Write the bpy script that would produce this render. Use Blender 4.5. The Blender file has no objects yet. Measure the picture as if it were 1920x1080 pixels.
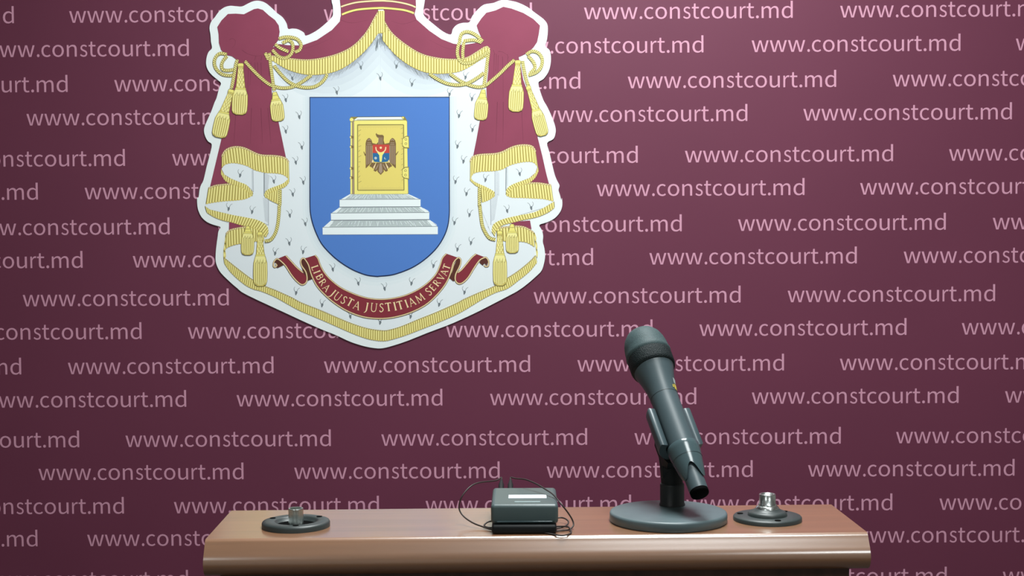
import bpy, math, random
from math import sin, cos, pi, radians, hypot
from mathutils import Vector, Matrix
from mathutils.geometry import tessellate_polygon

random.seed(7)
SC = bpy.context.scene
COL = SC.collection

# ---------------------------------------------------------------- camera
FPX = 2600.0                       # focal length in pixels of the 1920x1080 frame
CAM = Vector((0.0, -3.0, 1.45))
M3 = Matrix(((0.999962, 0.005563, 0.006721), (-0.005820, 0.999231, 0.038771), (-0.0065, -0.038809, 0.999226)))
TO_WORLD = Matrix(((1, 0, 0), (0, 0, -1), (0, 1, 0)))      # camera-fit frame (x, y up, z back) to world
cam_data = bpy.data.cameras.new('camera')
cam_data.sensor_width = 36.0
cam_data.lens = 36.0 * FPX / 1920.0
cam_data.clip_start = 0.05
cam = bpy.data.objects.new('camera', cam_data)
COL.objects.link(cam)
cam.matrix_world = Matrix.Translation(CAM) @ (TO_WORLD @ M3).to_4x4()
SC.camera = cam

# ---------------------------------------------------------------- view, world, lights
SC.view_settings.view_transform = 'Standard'
SC.view_settings.look = 'None'
SC.view_settings.gamma = 1.0
SC.view_settings.use_curve_mapping = False
SC.view_settings.exposure = 0.0
try:
    SC.cycles.use_denoising = True
    SC.cycles.max_bounces = 8
except Exception:
    pass
world = bpy.data.worlds.new('world')
SC.world = world
world.use_nodes = True
world.node_tree.nodes['Background'].inputs[0].default_value = (0.85, 0.95, 1.0, 1)
world.node_tree.nodes['Background'].inputs[1].default_value = 0.2

def area(name, loc, sx, sy, power, col=(0.95, 1.0, 1.0), rot=(0, 0, 0)):
    d = bpy.data.lights.new(name, 'AREA')
    d.shape = 'RECTANGLE'; d.size = sx; d.size_y = sy; d.energy = power; d.color = col
    o = bpy.data.objects.new(name, d); COL.objects.link(o)
    o.location = loc; o.rotation_euler = rot
    return o
CEIL = 2.9
LAMPS = [(0.2, -0.95, 44), (0.5, -2.1, 20), (-1.3, -3.9, 11), (1.3, -3.9, 11)]  # last two are unseen panels, added as fill for the front faces
for i, (lx, ly, p) in enumerate(LAMPS):
    area('ceiling_panel_light', (lx, ly, CEIL - 0.03), 0.56, 0.56, p)

# ---------------------------------------------------------------- materials
def lin(c):
    return tuple(((v / 255) / 12.92 if v / 255 <= 0.04045 else ((v / 255 + 0.055) / 1.055) ** 2.4) for v in c)

def mat(name, rgb, rough=0.5, metal=0.0, spec=0.5, linear=False, emit=None, coat=0.0):
    m = bpy.data.materials.new(name); m.use_nodes = True
    b = m.node_tree.nodes['Principled BSDF']
    c = rgb if linear else lin(rgb)
    b.inputs['Base Color'].default_value = (*c, 1)
    b.inputs['Roughness'].default_value = rough
    b.inputs['Metallic'].default_value = metal
    b.inputs['Specular IOR Level'].default_value = spec
    if coat:
        b.inputs['Coat Weight'].default_value = coat
        b.inputs['Coat Roughness'].default_value = 0.12
    if emit:
        b.inputs['Emission Color'].default_value = (*emit[0], 1)
        b.inputs['Emission Strength'].default_value = emit[1]
    return m

def noise_tint(m, scale=(1, 1, 1), amount=0.12, detail=3.0, nscale=5.0, bump=0.0, rough_var=0.0):
    """procedural colour variation (object space) on top of the base colour"""
    nt = m.node_tree; b = nt.nodes['Principled BSDF']
    tc = nt.nodes.new('ShaderNodeTexCoord'); mp = nt.nodes.new('ShaderNodeMapping')
    mp.inputs['Scale'].default_value = scale
    nz = nt.nodes.new('ShaderNodeTexNoise'); nz.inputs['Scale'].default_value = nscale; nz.inputs['Detail'].default_value = detail
    nt.links.new(tc.outputs['Object'], mp.inputs[0]); nt.links.new(mp.outputs[0], nz.inputs['Vector'])
    c = b.inputs['Base Color'].default_value[:3]
    rp = nt.nodes.new('ShaderNodeValToRGB')
    rp.color_ramp.elements[0].position = 0.3; rp.color_ramp.elements[1].position = 0.7
    rp.color_ramp.elements[0].color = (*[v * (1 - amount) for v in c], 1)
    rp.color_ramp.elements[1].color = (*[min(1, v * (1 + amount)) for v in c], 1)
    nt.links.new(nz.outputs['Fac'], rp.inputs[0]); nt.links.new(rp.outputs[0], b.inputs['Base Color'])
    if bump:
        bp = nt.nodes.new('ShaderNodeBump'); bp.inputs['Strength'].default_value = bump; bp.inputs['Distance'].default_value = 0.001
        nt.links.new(nz.outputs['Fac'], bp.inputs['Height']); nt.links.new(bp.outputs[0], b.inputs['Normal'])
    return m

M_BANNER = noise_tint(mat('burgundy_vinyl', (109, 52, 75), 0.5, spec=0.4), amount=0.05, nscale=2.2)
M_LETTER = mat('pink_print', (216, 158, 182), 0.5, spec=0.4)
M_WHITE = mat('white_board', (244, 253, 253), 0.55, spec=0.3)
M_EDGE = mat('board_edge', (150, 140, 140), 0.7)
M_ERMINE = mat('ermine_print', (236, 245, 249), 0.55, spec=0.3)
M_RED = noise_tint(mat('crimson_print', (146, 68, 92), 0.5, spec=0.3), amount=0.05, nscale=14)
M_REDLINE = mat('fold_line_print', (112, 48, 66), 0.5, spec=0.3)
M_GOLD = mat('gold_print', (228, 210, 116), 0.5, spec=0.3)
M_GOLDL = mat('light_gold_print', (252, 245, 165), 0.5, spec=0.3)
M_GOLDD = mat('dark_gold_print', (146, 136, 76), 0.5, spec=0.3)
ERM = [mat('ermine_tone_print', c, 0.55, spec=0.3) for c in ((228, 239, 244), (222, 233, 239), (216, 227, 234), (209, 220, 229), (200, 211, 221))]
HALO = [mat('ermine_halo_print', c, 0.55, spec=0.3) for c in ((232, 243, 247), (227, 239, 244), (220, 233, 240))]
M_INK = mat('grey_ink_print', (118, 128, 134), 0.5, spec=0.3)
M_INKL = mat('light_grey_ink_print', (180, 188, 196), 0.5, spec=0.3)
M_BLUE = mat('azure_print', (84, 132, 208), 0.5, spec=0.3)
M_NAVY = mat('navy_print', (34, 52, 92), 0.5, spec=0.3)
M_STEP = mat('grey_step_print', (190, 203, 203), 0.5, spec=0.3)
M_STEPW = mat('white_step_print', (242, 252, 253), 0.5, spec=0.3)
M_BOOK = mat('yellow_cover_print', (236, 218, 118), 0.5, spec=0.3)
M_BOOKF = mat('pale_yellow_print', (248, 238, 134), 0.5, spec=0.3)
M_BROWN = mat('brown_print', (128, 102, 66), 0.5, spec=0.3)
M_TAUPE = mat('taupe_print', (172, 150, 128), 0.5, spec=0.3)
M_EBLUE = mat('blue_shield_print', (44, 112, 164), 0.5, spec=0.3)
M_ERED = mat('red_shield_print', (206, 74, 64), 0.5, spec=0.3)
M_RIB = mat('ribbon_print', (138, 50, 62), 0.5, spec=0.3)
M_RIBD = mat('ribbon_shade_print', (92, 50, 42), 0.5, spec=0.3)
M_CREAM = mat('cream_print', (250, 226, 176), 0.5, spec=0.3)

# ---------------------------------------------------------------- scene helpers
def tag(o, label=None, cat=None, group=None, kind=None):
    if label: o['label'] = label
    if cat: o['category'] = cat
    if group: o['group'] = group
    if kind: o['kind'] = kind
    return o

def empty(name, loc=(0, 0, 0), rot=(0, 0, 0)):
    o = bpy.data.objects.new(name, None); COL.objects.link(o)
    o.location = loc; o.rotation_euler = rot; o.empty_display_size = 0.05
    return o

class MB:
    """collects shapes and links them as one mesh object"""
    def __init__(s):
        s.v = []; s.f = []; s.m = []; s.sm = []; s.mats = []
    def mi(s, m):
        if m not in s.mats: s.mats.append(m)
        return s.mats.index(m)
    def add(s, verts, faces, m, smooth=False):
        b = len(s.v); k = s.mi(m)
        s.v += [tuple(p) for p in verts]
        for f in faces:
            s.f.append([b + i for i in f]); s.m.append(k); s.sm.append(smooth)
    def build(s, name, parent=None, matrix=None):
        me = bpy.data.meshes.new(name)
        vs = s.v if matrix is None else [tuple(matrix @ Vector(p)) for p in s.v]
        me.from_pydata(vs, [], s.f)
        for m in s.mats: me.materials.append(m)
        me.polygons.foreach_set('material_index', s.m)
        me.polygons.foreach_set('use_smooth', s.sm)
        me.update()
        o = bpy.data.objects.new(name, me); COL.objects.link(o)
        if parent: o.parent = parent
        return o
    # --- solids
    def box(s, x0, x1, y0, y1, z0, z1, m, bev=0.0):
        if bev <= 0:
            v = [(x, y, z) for z in (z0, z1) for y in (y0, y1) for x in (x0, x1)]
            s.add(v, [(0, 2, 3, 1), (4, 5, 7, 6), (0, 1, 5, 4), (2, 6, 7, 3), (0, 4, 6, 2), (1, 3, 7, 5)], m); return
        s.rbox(x0, x1, y0, y1, z0, z1, m, bev)
    def rbox(s, x0, x1, y0, y1, z0, z1, m, r, n=4):
        """box with every edge rounded by radius r"""
        cx, cy, cz = (x0 + x1) / 2, (y0 + y1) / 2, (z0 + z1) / 2
        hx, hy, hz = (x1 - x0) / 2 - r, (y1 - y0) / 2 - r, (z1 - z0) / 2 - r
        rings = []
        for i in range(2 * n + 2):
            up = i > n
            a = -pi / 2 + (pi / 2) * ((i if not up else i - 1) / n) if True else 0
            zz = (hz if up else -hz) + r * sin(a); rr = r * cos(a)
            ring = []
            for q, (sx, sy) in enumerate(((1, 1), (-1, 1), (-1, -1), (1, -1))):
                for j in range(n + 1):
                    t = q * pi / 2 + (pi / 2) * j / n
                    ring.append((cx + sx * hx + rr * cos(t), cy + sy * hy + rr * sin(t), cz + zz))
            rings.append(ring)
        s.loft(rings, m, True, True, smooth=True)
    def loft(s, rings, m, cap0=False, cap1=False, smooth=True, closed=True):
        n = len(rings[0]); v = [p for r in rings for p in r]; f = []
        for i in range(len(rings) - 1):
            for j in range(n if closed else n - 1):
                k = (j + 1) % n
                f.append((i * n + j, i * n + k, (i + 1) * n + k, (i + 1) * n + j))
        s.add(v, f, m, smooth)
        if cap0: s.add(rings[0], [tuple(reversed(range(n)))], m, False)
        if cap1: s.add(rings[-1], [tuple(range(n))], m, False)
    def lathe(s, prof, m, seg=48, frame=None, cap0=True, cap1=True):
        """prof: (radius, height) list around local z; frame maps local to mesh space"""
        F = frame or Matrix.Identity(4)
        rings = [[tuple(F @ Vector((r * cos(2 * pi * j / seg), r * sin(2 * pi * j / seg), h))) for j in range(seg)] for r, h in prof]
        s.loft(rings, m, cap0 and prof[0][0] > 1e-6, cap1 and prof[-1][0] > 1e-6)
    def tube(s, pts, r, m, seg=8, radii=None):
        P = [Vector(p) for p in pts]; rings = []
        up = Vector((0, 0, 1)); prev = None
        for i, p in enumerate(P):
            d = (P[min(i + 1, len(P) - 1)] - P[max(i - 1, 0)]).normalized()
            if prev is None:
                a = d.cross(up if abs(d.z) < 0.9 else Vector((1, 0, 0))).normalized()
            else:
                a = (prev - d * prev.dot(d)).normalized()
            prev = a; b = d.cross(a); rr = radii[i] if radii else r
            rings.append([tuple(p + a * rr * cos(2 * pi * j / seg) + b * rr * sin(2 * pi * j / seg)) for j in range(seg)])
        s.loft(rings, m, True, True)

def spline(P, n=6, closed=False):
    """Catmull-Rom through P (2-D or 3-D)"""
    N = len(P); out = []
    for i in range(N if closed else N - 1):
        p0 = P[(i - 1) % N] if closed or i > 0 else P[0]
        p1 = P[i]; p2 = P[(i + 1) % N]
        p3 = P[(i + 2) % N] if closed or i + 2 < N else P[-1]
        for k in range(n):
            t = k / n
            out.append(tuple(0.5 * (2 * b + (c - a) * t + (2 * a - 5 * b + 4 * c - d) * t * t + (3 * b - a - 3 * c + d) * t ** 3)
                             for a, b, c, d in zip(p0, p1, p2, p3)))
    if not closed: out.append(tuple(P[-1]))
    return out
# ================================================================ the room
def struct(name, mb, kind='structure'):
    o = mb.build(name); o['kind'] = kind; return o
M_WALL = mat('white_plaster', (196, 194, 188), 0.9)
noise_tint(M_WALL, amount=0.03, nscale=3)
M_FLOOR = noise_tint(mat('grey_carpet', (74, 66, 62), 0.95), amount=0.15, nscale=60)
M_CEIL = mat('ceiling_paint', (236, 236, 232), 0.9)
RX, RY0, RY1 = 3.2, -5.2, 0.06
b = MB(); b.box(-RX, RX, RY0, RY1, -0.05, 0, M_FLOOR); struct('floor', b)
b = MB(); b.box(-RX, RX, RY0, RY1, CEIL, CEIL + 0.05, M_CEIL); struct('ceiling', b)
b = MB(); b.box(-RX - 0.05, RX + 0.05, RY1, RY1 + 0.05, -0.05, CEIL + 0.05, M_WALL); struct('wall_back', b)
b = MB(); b.box(-RX - 0.05, RX + 0.05, RY0 - 0.05, RY0, -0.05, CEIL + 0.05, M_WALL); struct('wall_front', b)
b = MB(); b.box(-RX - 0.05, -RX, RY0, RY1, -0.05, CEIL + 0.05, M_WALL); struct('wall_left', b)
b = MB(); b.box(RX, RX + 0.05, RY0, RY1, -0.05, CEIL + 0.05, M_WALL); struct('wall_right', b)
M_PANEL = mat('lamp_diffuser', (255, 255, 255), 0.4, emit=((0.93, 1.0, 0.98), 2.0))
M_PFRAME = mat('lamp_frame', (220, 220, 220), 0.4)
for i, (lx, ly, p) in enumerate(LAMPS):
    t = empty('ceiling_light', (lx, ly, CEIL))
    tag(t, ['square ceiling light panel closest to the press backdrop', 'square ceiling light panel above the front of the lectern',
            'unseen square ceiling light panel added as fill behind the camera, on the left', 'unseen square ceiling light panel added as fill behind the camera, on the right'][i], 'ceiling light', 'ceiling light panels')
    f = MB()
    for a in (-1, 1):
        f.box(-0.31, 0.31, a * 0.30 - 0.01, a * 0.30 + 0.01, -0.03, 0, M_PFRAME)
        f.box(a * 0.30 - 0.01, a * 0.30 + 0.01, -0.29, 0.29, -0.03, 0, M_PFRAME)
    f.build('frame', t)
    d = MB(); d.box(-0.29, 0.29, -0.29, 0.29, -0.02, -0.001, M_PANEL); d.build('diffuser', t)

# ================================================================ the press backdrop with its printed web address
GL = {'w':[[(202,0),(343,0),(446,365),(459,414),(472,463),(483,513),(495,563),(502,563),(514,513),(526,464),(538,416),(551,368),(656,0),(804,0),(1000,681),(883,681),(777,287),(765,239),(755,192),(744,145),(733,98),(726,98),(713,145),(701,192),(688,239),(676,287),(562,681),(443,681),(330,287),(317,239),(305,192),(293,145),(282,98),(275,98),(264,145),(254,192),(243,239),(232,287),(124,681),(0,681)]],'.':[[(500,-16),(693,-10),(852,8),(960,35),(1000,70),(960,106),(852,134),(693,152),(500,158),(304,152),(145,134),(39,106),(0,70),(39,35),(145,8),(304,-10)]],'c':[[(591,-16),(702,-10),(809,7),(909,33),(1000,69),(907,147),(843,120),(772,99),(694,84),(609,79),(450,98),(327,151),(247,233),(219,340),(248,447),(331,530),(457,583),(616,602),(687,598),(751,586),(812,567),(867,543),(974,619),(903,649),(819,675),(722,692),(607,699),(375,675),(181,605),(49,492),(0,340),(45,189),(170,77),(357,8)]],'o':[[(500,-16),(690,8),(849,77),(959,189),(1000,340),(959,492),(849,605),(690,675),(500,699),(310,675),(151,605),(41,492),(0,340),(41,189),(151,77),(310,8)],[(500,79),(372,98),(273,151),(210,233),(187,340),(210,447),(273,530),(372,583),(500,602),(628,583),(728,530),(792,447),(815,340),(792,233),(728,151),(628,98)]],'n':[[(0,0),(212,0),(212,494),(300,540),(381,572),(463,592),(553,599),(660,588),(734,556),(777,499),(790,417),(790,0),(1000,0),(1000,432),(977,547),(907,630),(788,682),(618,699),(497,690),(388,665),(289,628),(198,582),(194,582),(173,681),(0,681)]],'s':[[(506,-16),(719,0),(873,43),(968,108),(1000,186),(963,267),(868,324),(735,363),(586,393),(476,414),(383,439),(318,469),(293,511),(308,549),(355,581),(434,602),(546,610),(632,605),(711,592),(784,573),(855,550),(965,621),(879,651),(779,676),(666,693),(544,699),(345,684),(198,643),(106,581),(75,506),(110,431),(202,377),(329,338),(471,309),(583,287),(683,260),(755,225),(782,179),(765,138),(716,104),(632,81),(514,73),(399,79),(296,95),(201,121),(110,154),(0,78),(106,40),(229,11),(364,-9)]],'t':[[(699,-16),(776,-14),(853,-8),(928,0),(1000,9),(946,95),(903,88),(856,82),(808,78),(762,77),(644,85),(567,111),(525,152),(512,207),(512,589),(952,589),(952,681),(512,681),(512,873),(286,873),(256,681),(0,675),(0,589),(241,589),(241,211),(265,118),(342,46),(483,0)]],'r':[[(0,0),(309,0),(309,438),(410,511),(526,560),(647,588),(765,596),(817,595),(860,593),(901,590),(943,585),(1000,684),(957,691),(911,696),(862,698),(805,699),(658,689),(519,661),(395,616),(289,557),(282,557),(252,681),(0,681)]],'u':[[(387,-16),(507,-8),(614,17),(710,56),(801,107),(808,107),(824,0),(1000,0),(1000,681),(789,681),(789,198),(704,146),(623,110),(540,90),(449,83),(342,93),(269,126),(226,182),(213,264),(213,681),(0,681),(0,250),(23,135),(93,51),(214,1)]],'m':[[(0,0),(123,0),(123,494),(171,540),(218,573),(262,592),(304,599),(364,588),(406,556),(431,499),(439,417),(439,0),(561,0),(561,494),(610,540),(657,573),(701,592),(744,599),(804,588),(846,556),(870,499),(879,417),(879,0),(1000,0),(1000,432),(987,547),(946,630),(878,682),(781,699),(716,689),(656,662),(598,621),(541,568),(513,623),(472,664),(415,690),(340,699),(278,690),(219,665),(165,628),(115,582),(112,582),(100,681),(0,681)]],'d':[[(472,-16),(571,-9),(663,12),(747,43),(819,80),(825,80),(842,0),(1000,0),(1000,999),(806,999),(806,737),(817,620),(743,653),(668,678),(588,694),(495,699),(307,674),(149,602),(41,489),(0,340),(33,189),(128,77),(277,7)],[(514,80),(380,98),(281,149),(219,231),(198,341),(224,448),(294,530),(400,583),(528,602),(598,598),(667,586),(736,564),(806,531),(806,173),(735,132),(664,103),(590,86)]]}
# left and right edge of each letter of the address, in units of 0.12032 mm
PLACE = [('w', 0, 305), ('w', 322, 628), ('w', 648, 955), ('.', 993, 1040), ('c', 1075, 1240), ('o', 1272, 1480), ('n', 1532, 1710), ('s', 1768, 1899),
         ('t', 1924, 2054), ('c', 2079, 2248), ('o', 2279, 2486), ('u', 2536, 2716), ('r', 2779, 2886), ('t', 2899, 3034), ('.', 3066, 3117), ('m', 3166, 3469), ('d', 3524, 3721)]
UX, UZ = 0.00012032, 0.0000366
def flat_poly(mb, loops2d, y, m):
    """fill closed 2-D loops (x, z) at depth y, facing -y"""
    tri = tessellate_polygon([[Vector((p[0], p[1], 0)) for p in L] for L in loops2d])
    V = [(p[0], y, p[1]) for L in loops2d for p in L]
    F = []
    for t in tri:
        a, b2, c = (V[i] for i in t)
        cr = (b2[0] - a[0]) * (c[2] - a[2]) - (b2[2] - a[2]) * (c[0] - a[0])
        if abs(cr) < 1e-14: continue
        F.append(t if cr > 0 else (t[0], t[2], t[1]))
    mb.add(V, F, m)
ROWS = [
 (2.146, [-1.26, -0.71, -0.15, 0.40, 0.97]), (2.070, [-1.40, -0.84, -0.29, 0.27, 0.83]), (1.9986, [-1.1, -0.54, 0.01, 0.57, 1.12]),
 (1.9104, [-1.5374, -0.9702, -0.4215, 0.1379, 0.687]), (1.8379, [-1.161, -0.604, -0.0535, 0.4975, 1.0637]),
 (1.7623, [-1.4241, -0.8755, -0.3184, 0.2314, 0.8004]), (1.6906, [-1.0666, -0.5095, 0.0408, 0.6088]),
 (1.6024, [-1.3028, -0.7529, -0.1952, 0.3542, 0.9221]), (1.5308, [-1.4928, -0.9436, -0.3857, 0.164, 0.7313]),
 (1.4542, [-1.2084, -0.6586, -0.1006, 0.4685, 1.0172]), (1.3826, [-1.3985, -0.8417, -0.2922, 0.2771, 0.8258]),
 (1.2995, [-1.0823, -0.5326, 0.0264, 0.5758, 1.14]), (1.2273, [-1.273, -0.7244, -0.164, 0.385, 0.9521]),
 (1.1514, [-1.5364, -0.9869, -0.4296, 0.1205, 0.6889]), (1.079, [-1.178, -0.6206, -0.0695, 0.4985, 1.0466]),
 (0.9916, [-1.4129, -0.8641, -0.3065, 0.2439, 0.8114]), (0.9198, [-1.0553, -0.4971, 0.0529, 0.6208]),
 (0.8456, [-1.3177, -0.7607, -0.2114, 0.3563, 0.9061]), (0.7744, [-1.5081, -0.9515, -0.40, 0.148, 0.7159]),
 (0.6845, [-1.1798, -0.63, -0.0737, 0.4753, 1.0447]), (0.612, [-1.37, -0.815, -0.26, 0.29, 0.85]), (0.537, [-1.09, -0.535, 0.02, 0.575, 1.12]),
 (0.465, [-1.28, -0.73, -0.17, 0.385, 0.94]), (0.377, [-1.54, -0.99, -0.43, 0.12, 0.69]), (0.305, [-1.18, -0.62, -0.07, 0.5, 1.05])]
b = MB()
b.box(-1.62, 1.62, 0.0, 0.03, 0.0, 2.25, M_BANNER)
for zi, (z, xs) in enumerate(ROWS):
    for x in xs:
        for ch, a, c in PLACE:
            if x + a * UX < -1.6 or x + c * UX > 1.6: continue
            L = [[(x + (a + (c - a) * p[0] / 1000.0) * UX, z + p[1] * UZ) for p in lp] for lp in GL[ch]]
            flat_poly(b, L, -0.00025, M_LETTER)
banner = b.build('press_backdrop')
tag(banner, 'burgundy press backdrop printed all over with pale pink web addresses', 'backdrop')

# ================================================================ the coat of arms on a cut-out board
# The artwork is traced in image pixels of the 1920 x 1080 frame; board() projects them through the camera onto the board's plane, in metres.
BT = 0.0025
def board(x, y):
    d = TO_WORLD @ (M3 @ Vector(((x - 960) / FPX, -(y - 540) / FPX, -1.0)))
    t = (-BT - CAM.y) / d.y
    return (CAM.x + d.x * t, CAM.z + d.z * t)
S_ = 3 / 16
def A(*P): return [(360 + x * S_, y * S_) for x, y in P]
def B(*P): return [(700 + x * S_, y * S_) for x, y in P]
def Cc(*P): return [(360 + x * S_, 180 + y * S_) for x, y in P]
def D(*P): return [(700 + x * S_, 180 + y * S_) for x, y in P]
def E(*P): return [(360 + x * S_, 360 + y * S_) for x, y in P]
def F(*P): return [(700 + x * S_, 360 + y * S_) for x, y in P]
def G(*P): return [(540 + x * S_, 470 + y * S_) for x, y in P]
def H(*P): return [(640 + x / 13.67, 205 + y / 13.67) for x, y in P]
def I(*P): return [(640 + x / 13.67, 280 + y / 13.67) for x, y in P]
def S(*P): return [(590 + x / 7.68, 350 + y / 7.68) for x, y in P]
def at(x0, y0, k):
    return lambda *P: [(x0 + x * k, y0 + y * k) for x, y in P]

class Art(MB):
    """flat print: every call paints over the earlier ones (each a few microns nearer)"""
    def __init__(s, level):
        super().__init__(); s.y = -BT - 0.0004 - level * 0.00012; s.k = 0
    def dy(s, o=None):
        if o is not None: return s.y - (s.k + o) * 3.0e-6      # same printing pass, no overlap with its neighbours
        s.k += 1; return s.y - s.k * 3.0e-6
    def poly(s, P, m, smooth=0, holes=(), o=None):
        P = spline(P, smooth, True) if smooth else P
        flat_poly(s, [[board(*p) for p in L] for L in [P, *holes]], s.dy(o), m)
    def stroke(s, P, w, m, n=5, w1=None, closed=False, o=None):
        """open line of width w (tapering to w1)"""
        P = spline(P, n, closed) if n else list(P)
        if closed: P.append(P[0])
        Lf, Rt = [], []
        for i, p in enumerate(P):
            a = P[max(i - 1, 0)]; c = P[min(i + 1, len(P) - 1)]
            dx, dy = c[0] - a[0], c[1] - a[1]; L = hypot(dx, dy) or 1
            ww = (w if w1 is None else w + (w1 - w) * i / (len(P) - 1)) / 2
            Lf.append(board(p[0] - dy / L * ww, p[1] + dx / L * ww)); Rt.append(board(p[0] + dy / L * ww, p[1] - dx / L * ww))
        y = s.dy(o); V = [(q[0], y, q[1]) for q in Lf + Rt]; N = len(P); Fc = []
        for i in range(N - 1):
            f = (i, i + 1, N + i + 1, N + i)
            a, b2, c = V[f[0]], V[f[1]], V[f[2]]
            cr = (b2[0] - a[0]) * (c[2] - a[2]) - (b2[2] - a[2]) * (c[0] - a[0])
            Fc.append(f if cr > 0 else tuple(reversed(f)))
        s.add(V, Fc, m)
    def disc(s, x, y, r, m, ry=None, n=14, rot=0):
        ry = ry or r; c, q = cos(rot), sin(rot)
        P = [(r * cos(2 * pi * i / n), ry * sin(2 * pi * i / n)) for i in range(n)]
        s.poly([(x + a * c - b2 * q, y + a * q + b2 * c) for a, b2 in P], m)

def resample(P, n, smooth=6):
    Q = spline(P, smooth); L = [0]
    for a, c in zip(Q, Q[1:]): L.append(L[-1] + hypot(c[0] - a[0], c[1] - a[1]))
    out = []; j = 0
    for i in range(n + 1):
        t = L[-1] * i / n
        while j < len(L) - 2 and L[j + 1] < t: j += 1
        u = (t - L[j]) / ((L[j + 1] - L[j]) or 1)
        out.append((Q[j][0] + (Q[j + 1][0] - Q[j][0]) * u, Q[j][1] + (Q[j + 1][1] - Q[j][1]) * u))
    return out
def lerp(a, b2, t): return (a[0] + (b2[0] - a[0]) * t, a[1] + (b2[1] - a[1]) * t)
def plen(P): return sum(hypot(c[0] - a[0], c[1] - a[1]) for a, c in zip(P, P[1:]))

def fringe(art, top, bot, pitch=6.6, cord=2.4, byx=False):
    n = max(3, round(max(plen(top), plen(bot)) / pitch))
    T = resample(top, n); Bm = resample(bot, n)
    if byx:      # upright strands: pair points of the same x
        x0, x1 = max(T[0][0], Bm[0][0]) if T[0][0] < T[-1][0] else 0, 0
        def yat(P, x):
            Q = sorted(P)
            for a, c in zip(Q, Q[1:]):
                if a[0] <= x <= c[0]: return a[1] + (c[1] - a[1]) * (x - a[0]) / ((c[0] - a[0]) or 1)
            return Q[0][1] if x < Q[0][0] else Q[-1][1]
        Ts, Bs = resample(top, 200), resample(bot, 200)
        lo = min(Ts[0][0], Ts[-1][0]); hi = max(Ts[0][0], Ts[-1][0]); n = max(3, round((hi - lo) / pitch))
        T = [(lo + (hi - lo) * i / n, yat(Ts, lo + (hi - lo) * i / n)) for i in range(n + 1)]
        Bm = [(p[0], yat(Bs, p[0])) for p in T]
    for i in range(n):
        t0, t1, b0, b1 = T[i], T[i + 1], Bm[i], Bm[i + 1]
        L = hypot(b0[0] - t0[0], b0[1] - t0[1]) or 1
        e0, e1 = lerp(b0, b1, 0.25), lerp(b0, b1, 0.8); ext = 1.2 / L
        e0 = lerp(t0, e0, 1 + ext); e1 = lerp(t1, e1, 1 + ext)
        art.poly([t0, t1, b1, e1, e0, b0], M_GOLD, o=1 + i % 2)
        art.poly([t0, lerp(t0, t1, 0.2), lerp(b0, b1, 0.2), b0], M_GOLDD, o=3)
        art.poly([lerp(t0, t1, 0.38), lerp(t0, t1, 0.82), lerp(lerp(t0, t1, .78), lerp(b0, b1, 0.78), 0.99), lerp(lerp(t0, t1, .42), lerp(b0, b1, 0.42), 0.99)], M_GOLDL, o=4)
    art.k += 5
    if cord:
        art.stroke(T, cord + 1.0, M_GOLDD, 0); art.stroke(T, cord, M_CREAM, 0)
        Q = resample(T, max(2, int(plen(T) / 4.2)), 1)
        for a, c in zip(Q, Q[1:]):
            dx, dy = c[0] - a[0], c[1] - a[1]; L = hypot(dx, dy) or 1; nx, ny = -dy / L, dx / L
            art.stroke([(a[0] + nx * cord / 2, a[1] + ny * cord / 2), (a[0] + dx * 0.5 - nx * cord / 2, a[1] + dy * 0.5 - ny * cord / 2)], 0.9, M_GOLDD, 0, o=1)
    art.k += 2
    art.stroke([T[0], Bm[0]], 0.7, M_GOLDD, 0); art.stroke([T[-1], Bm[-1]], 0.7, M_GOLDD, 0)

def rope(art, P, w=4.8, pitch=4.0):
    Q = spline(P, 6)
    art.stroke(Q, w + 1.3, M_GOLDD, 0); art.stroke(Q, w, M_GOLDL, 0)
    R = resample(Q, max(2, int(plen(Q) / pitch)), 1)
    for a, c in zip(R, R[1:]):
        dx, dy = c[0] - a[0], c[1] - a[1]; L = hypot(dx, dy) or 1; nx, ny = -dy / L * w * .48, dx / L * w * .48
        art.stroke([(a[0] + nx, a[1] + ny), (a[0] + dx * 0.75 - nx, a[1] + dy * 0.75 - ny)], 1.35, M_GOLDD, 0, o=2)
        art.stroke([(a[0] + dx * .28 + nx, a[1] + dy * .28 + ny), (a[0] + dx * 1.0 - nx, a[1] + dy * 1.0 - ny)], 0.7, M_GOLD, 0, o=1)

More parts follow.
